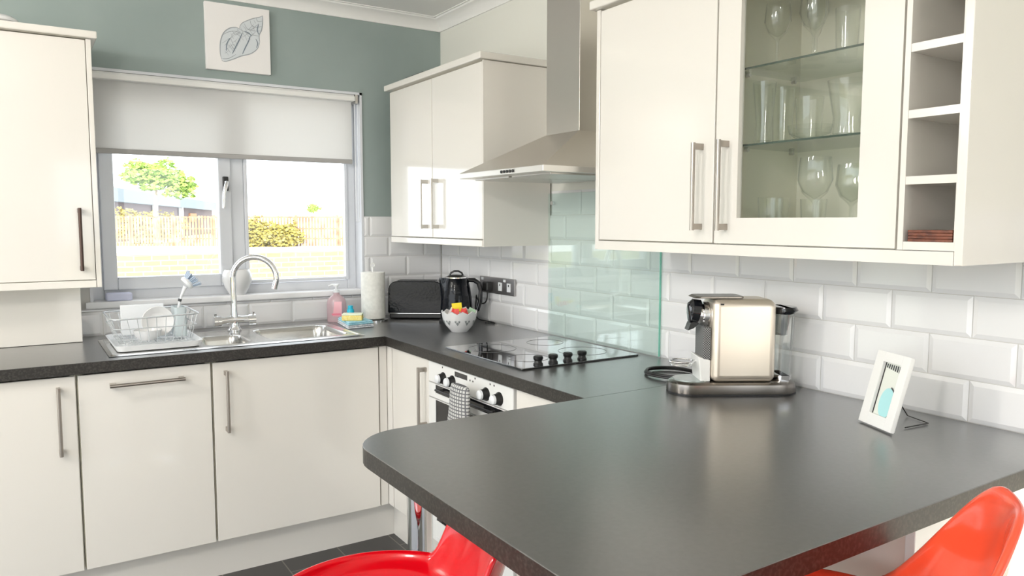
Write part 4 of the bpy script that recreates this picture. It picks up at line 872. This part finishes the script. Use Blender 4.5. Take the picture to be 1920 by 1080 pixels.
# road
b = MB(); b.add([(-70, 29, -.195), (120, 29, -.195), (120, 180, -.195), (-70, 180, -.195)], [(0, 1, 2, 3)]); tag(b.build('road', M['road'], recalc=False), 'pale sunlit road surface beyond the garden wall', 'road', kind='structure')
gw = thing('garden_wall', 'pale brick garden wall outside, across the lower window', 'garden wall', (1, 8, -.2))
MB().box(-3, 7, 8, 8.22, -.2, .93).build('brickwork', M['gbrick'], gw, world=True); MB().box(-3.02, 7.02, 7.98, 8.24, .93, .97).build('coping', mat('coping_stone', (.5, .45, .36), .9), gw, world=True)
def foliage(mb, c, rx, ry, rz, n, s, seed, noise=.35):
    rd = random.Random(seed)
    for k in range(n):
        v = Vector((rd.gauss(0, 1), rd.gauss(0, 1), rd.gauss(0, 1))).normalized(); rr_ = rd.random() ** .35
        lump = 1 + noise * math.sin(v.x * 5 + seed) * math.cos(v.z * 6 + seed * 2)
        p = Vector((c[0] + v.x * rx * rr_ * lump, c[1] + v.y * ry * rr_ * lump, c[2] + v.z * rz * rr_ * lump))
        a = Vector((rd.gauss(0, 1), rd.gauss(0, 1), rd.gauss(0, 1))).normalized(); x, y = frame(a); q = s * (.6 + .8 * rd.random())
        mb.add([p - x * q, p - y * q * .6, p + x * q, p + y * q * .6], [(0, 1, 2, 3)])
tr1 = thing('garden_tree', 'round bright green tree outside behind the left window pane', 'tree', (6.1, 53.5, -.2))
b = MB(); foliage(b, (6.0, 53.5, 4.55), 1.75, 1.8, 1.05, 1500, .16, 2); foliage(b, (7.6, 53.0, 3.9), 1.0, 1.2, .85, 700, .16, 5); foliage(b, (5.0, 53.5, 4.7), .9, 1, .7, 400, .15, 9); b.build('crown', M['leaf1'], tr1, world=True, recalc=False)
b = MB(); b.tube([(6.1, 53.5, -.2), (6.05, 53.5, 2.2), (6.2, 53.4, 3.8)], [.16, .12, .07], 10); b.tube([(6.05, 53.5, 2.4), (7.3, 53.1, 3.7)], [.07, .04], 8); b.build('trunk', M['bark'], tr1, world=True)
tr2 = thing('garden_tree', 'small green tree far away behind the right window pane', 'tree', (17.8, 55.5, -.2))
b = MB(); foliage(b, (17.75, 55.5, 2.45), .48, .45, .34, 420, .09, 3); b.build('crown', M['leaf1'], tr2, world=True, recalc=False)
b = MB(); b.tube([(17.8, 55.5, -.2), (17.8, 55.5, 2.2)], [.05, .03], 8); b.build('trunk', M['bark'], tr2, world=True)
sh1 = thing('garden_shrub', 'yellowish shrub rising over the fence in the left window pane', 'shrub', (6.2, 57.6, -.2))
b = MB(); foliage(b, (5.45, 58.0, .95), 1.8, .7, 1.4, 1500, .12, 4); foliage(b, (7.2, 57.0, .85), 1.4, .6, 1.2, 900, .12, 7); b.build('foliage', M['leaf2'], sh1, world=True, recalc=False)
sh2 = thing('garden_shrub', 'olive yellow shrub before the fence in the right window pane', 'shrub', (11.6, 46.2, -.2))
b = MB(); foliage(b, (10.8, 46.4, .55), 1.4, .6, 1.2, 1500, .11, 6); foliage(b, (12.4, 45.4, .45), 1.4, .6, 1.0, 1500, .11, 8); foliage(b, (10.8, 46.4, .55), 1.3, .6, 1.1, 500, .11, 16); b.build('foliage', M['leaf3'], sh2, world=True, recalc=False)
fn = thing('picket_fence', 'long pale wooden picket fence across the road outside', 'fence', (9.96, 48.3, -.2), -.575)
b = MB(); rd = random.Random(11)
for i in range(96):
    x = -9.4 + i * .2; h_ = 1.95 + rd.uniform(-.05, .05); b.box(x - .065, x + .065, -.015, .015, 0, h_)
b.build('pickets', M['fence'], fn)
for z in (.45, 1.1, 1.85): MB().box(-9.6, 9.9, .02, .07, z, z + .10).build('rail', M['fence'], fn)
for i in range(8): MB().box(-9.45 + i * 2.7, -9.30 + i * 2.7, .03, .16, 0, 2.05).build('post', M['fence'], fn)
hs = thing('house', 'low grey-roofed building outside behind the tree', 'building', (3.6, 53.4, -.2))
pA, pB = Vector((3.0, 57.5)), Vector((21.3, 107.1)); dd = (pB - pA).normalized(); nd = Vector((-dd.y, dd.x))
def hq(mb, s0, s1, o0, o1, z0, z1):
    c = [pA + dd * s + nd * o_ for s, o_ in ((s0, o0), (s1, o0), (s1, o1), (s0, o1))]
    mb.prism([(p.x, p.y) for p in c], z0, z1)
LL = (pB - pA).length
b = MB(); hq(b, .5, LL, .6, 7, -.2, 3.0); b.build('wall', M['render'], hs, world=True)
b = MB(); hq(b, -.5, LL, 0, 8, 2.95, 4.0); b.build('roof', M['roofband'], hs, world=True)
for s_ in (18, 30): b = MB(); hq(b, s_, s_ + .5, .1, .5, -.2, 2.95); b.build('post', M['white'], hs, world=True)
b = MB(); hq(b, 36, 40, .4, .6, 1.4, 2.4); b.build('terracotta_panel', M['terr'], hs, world=True)
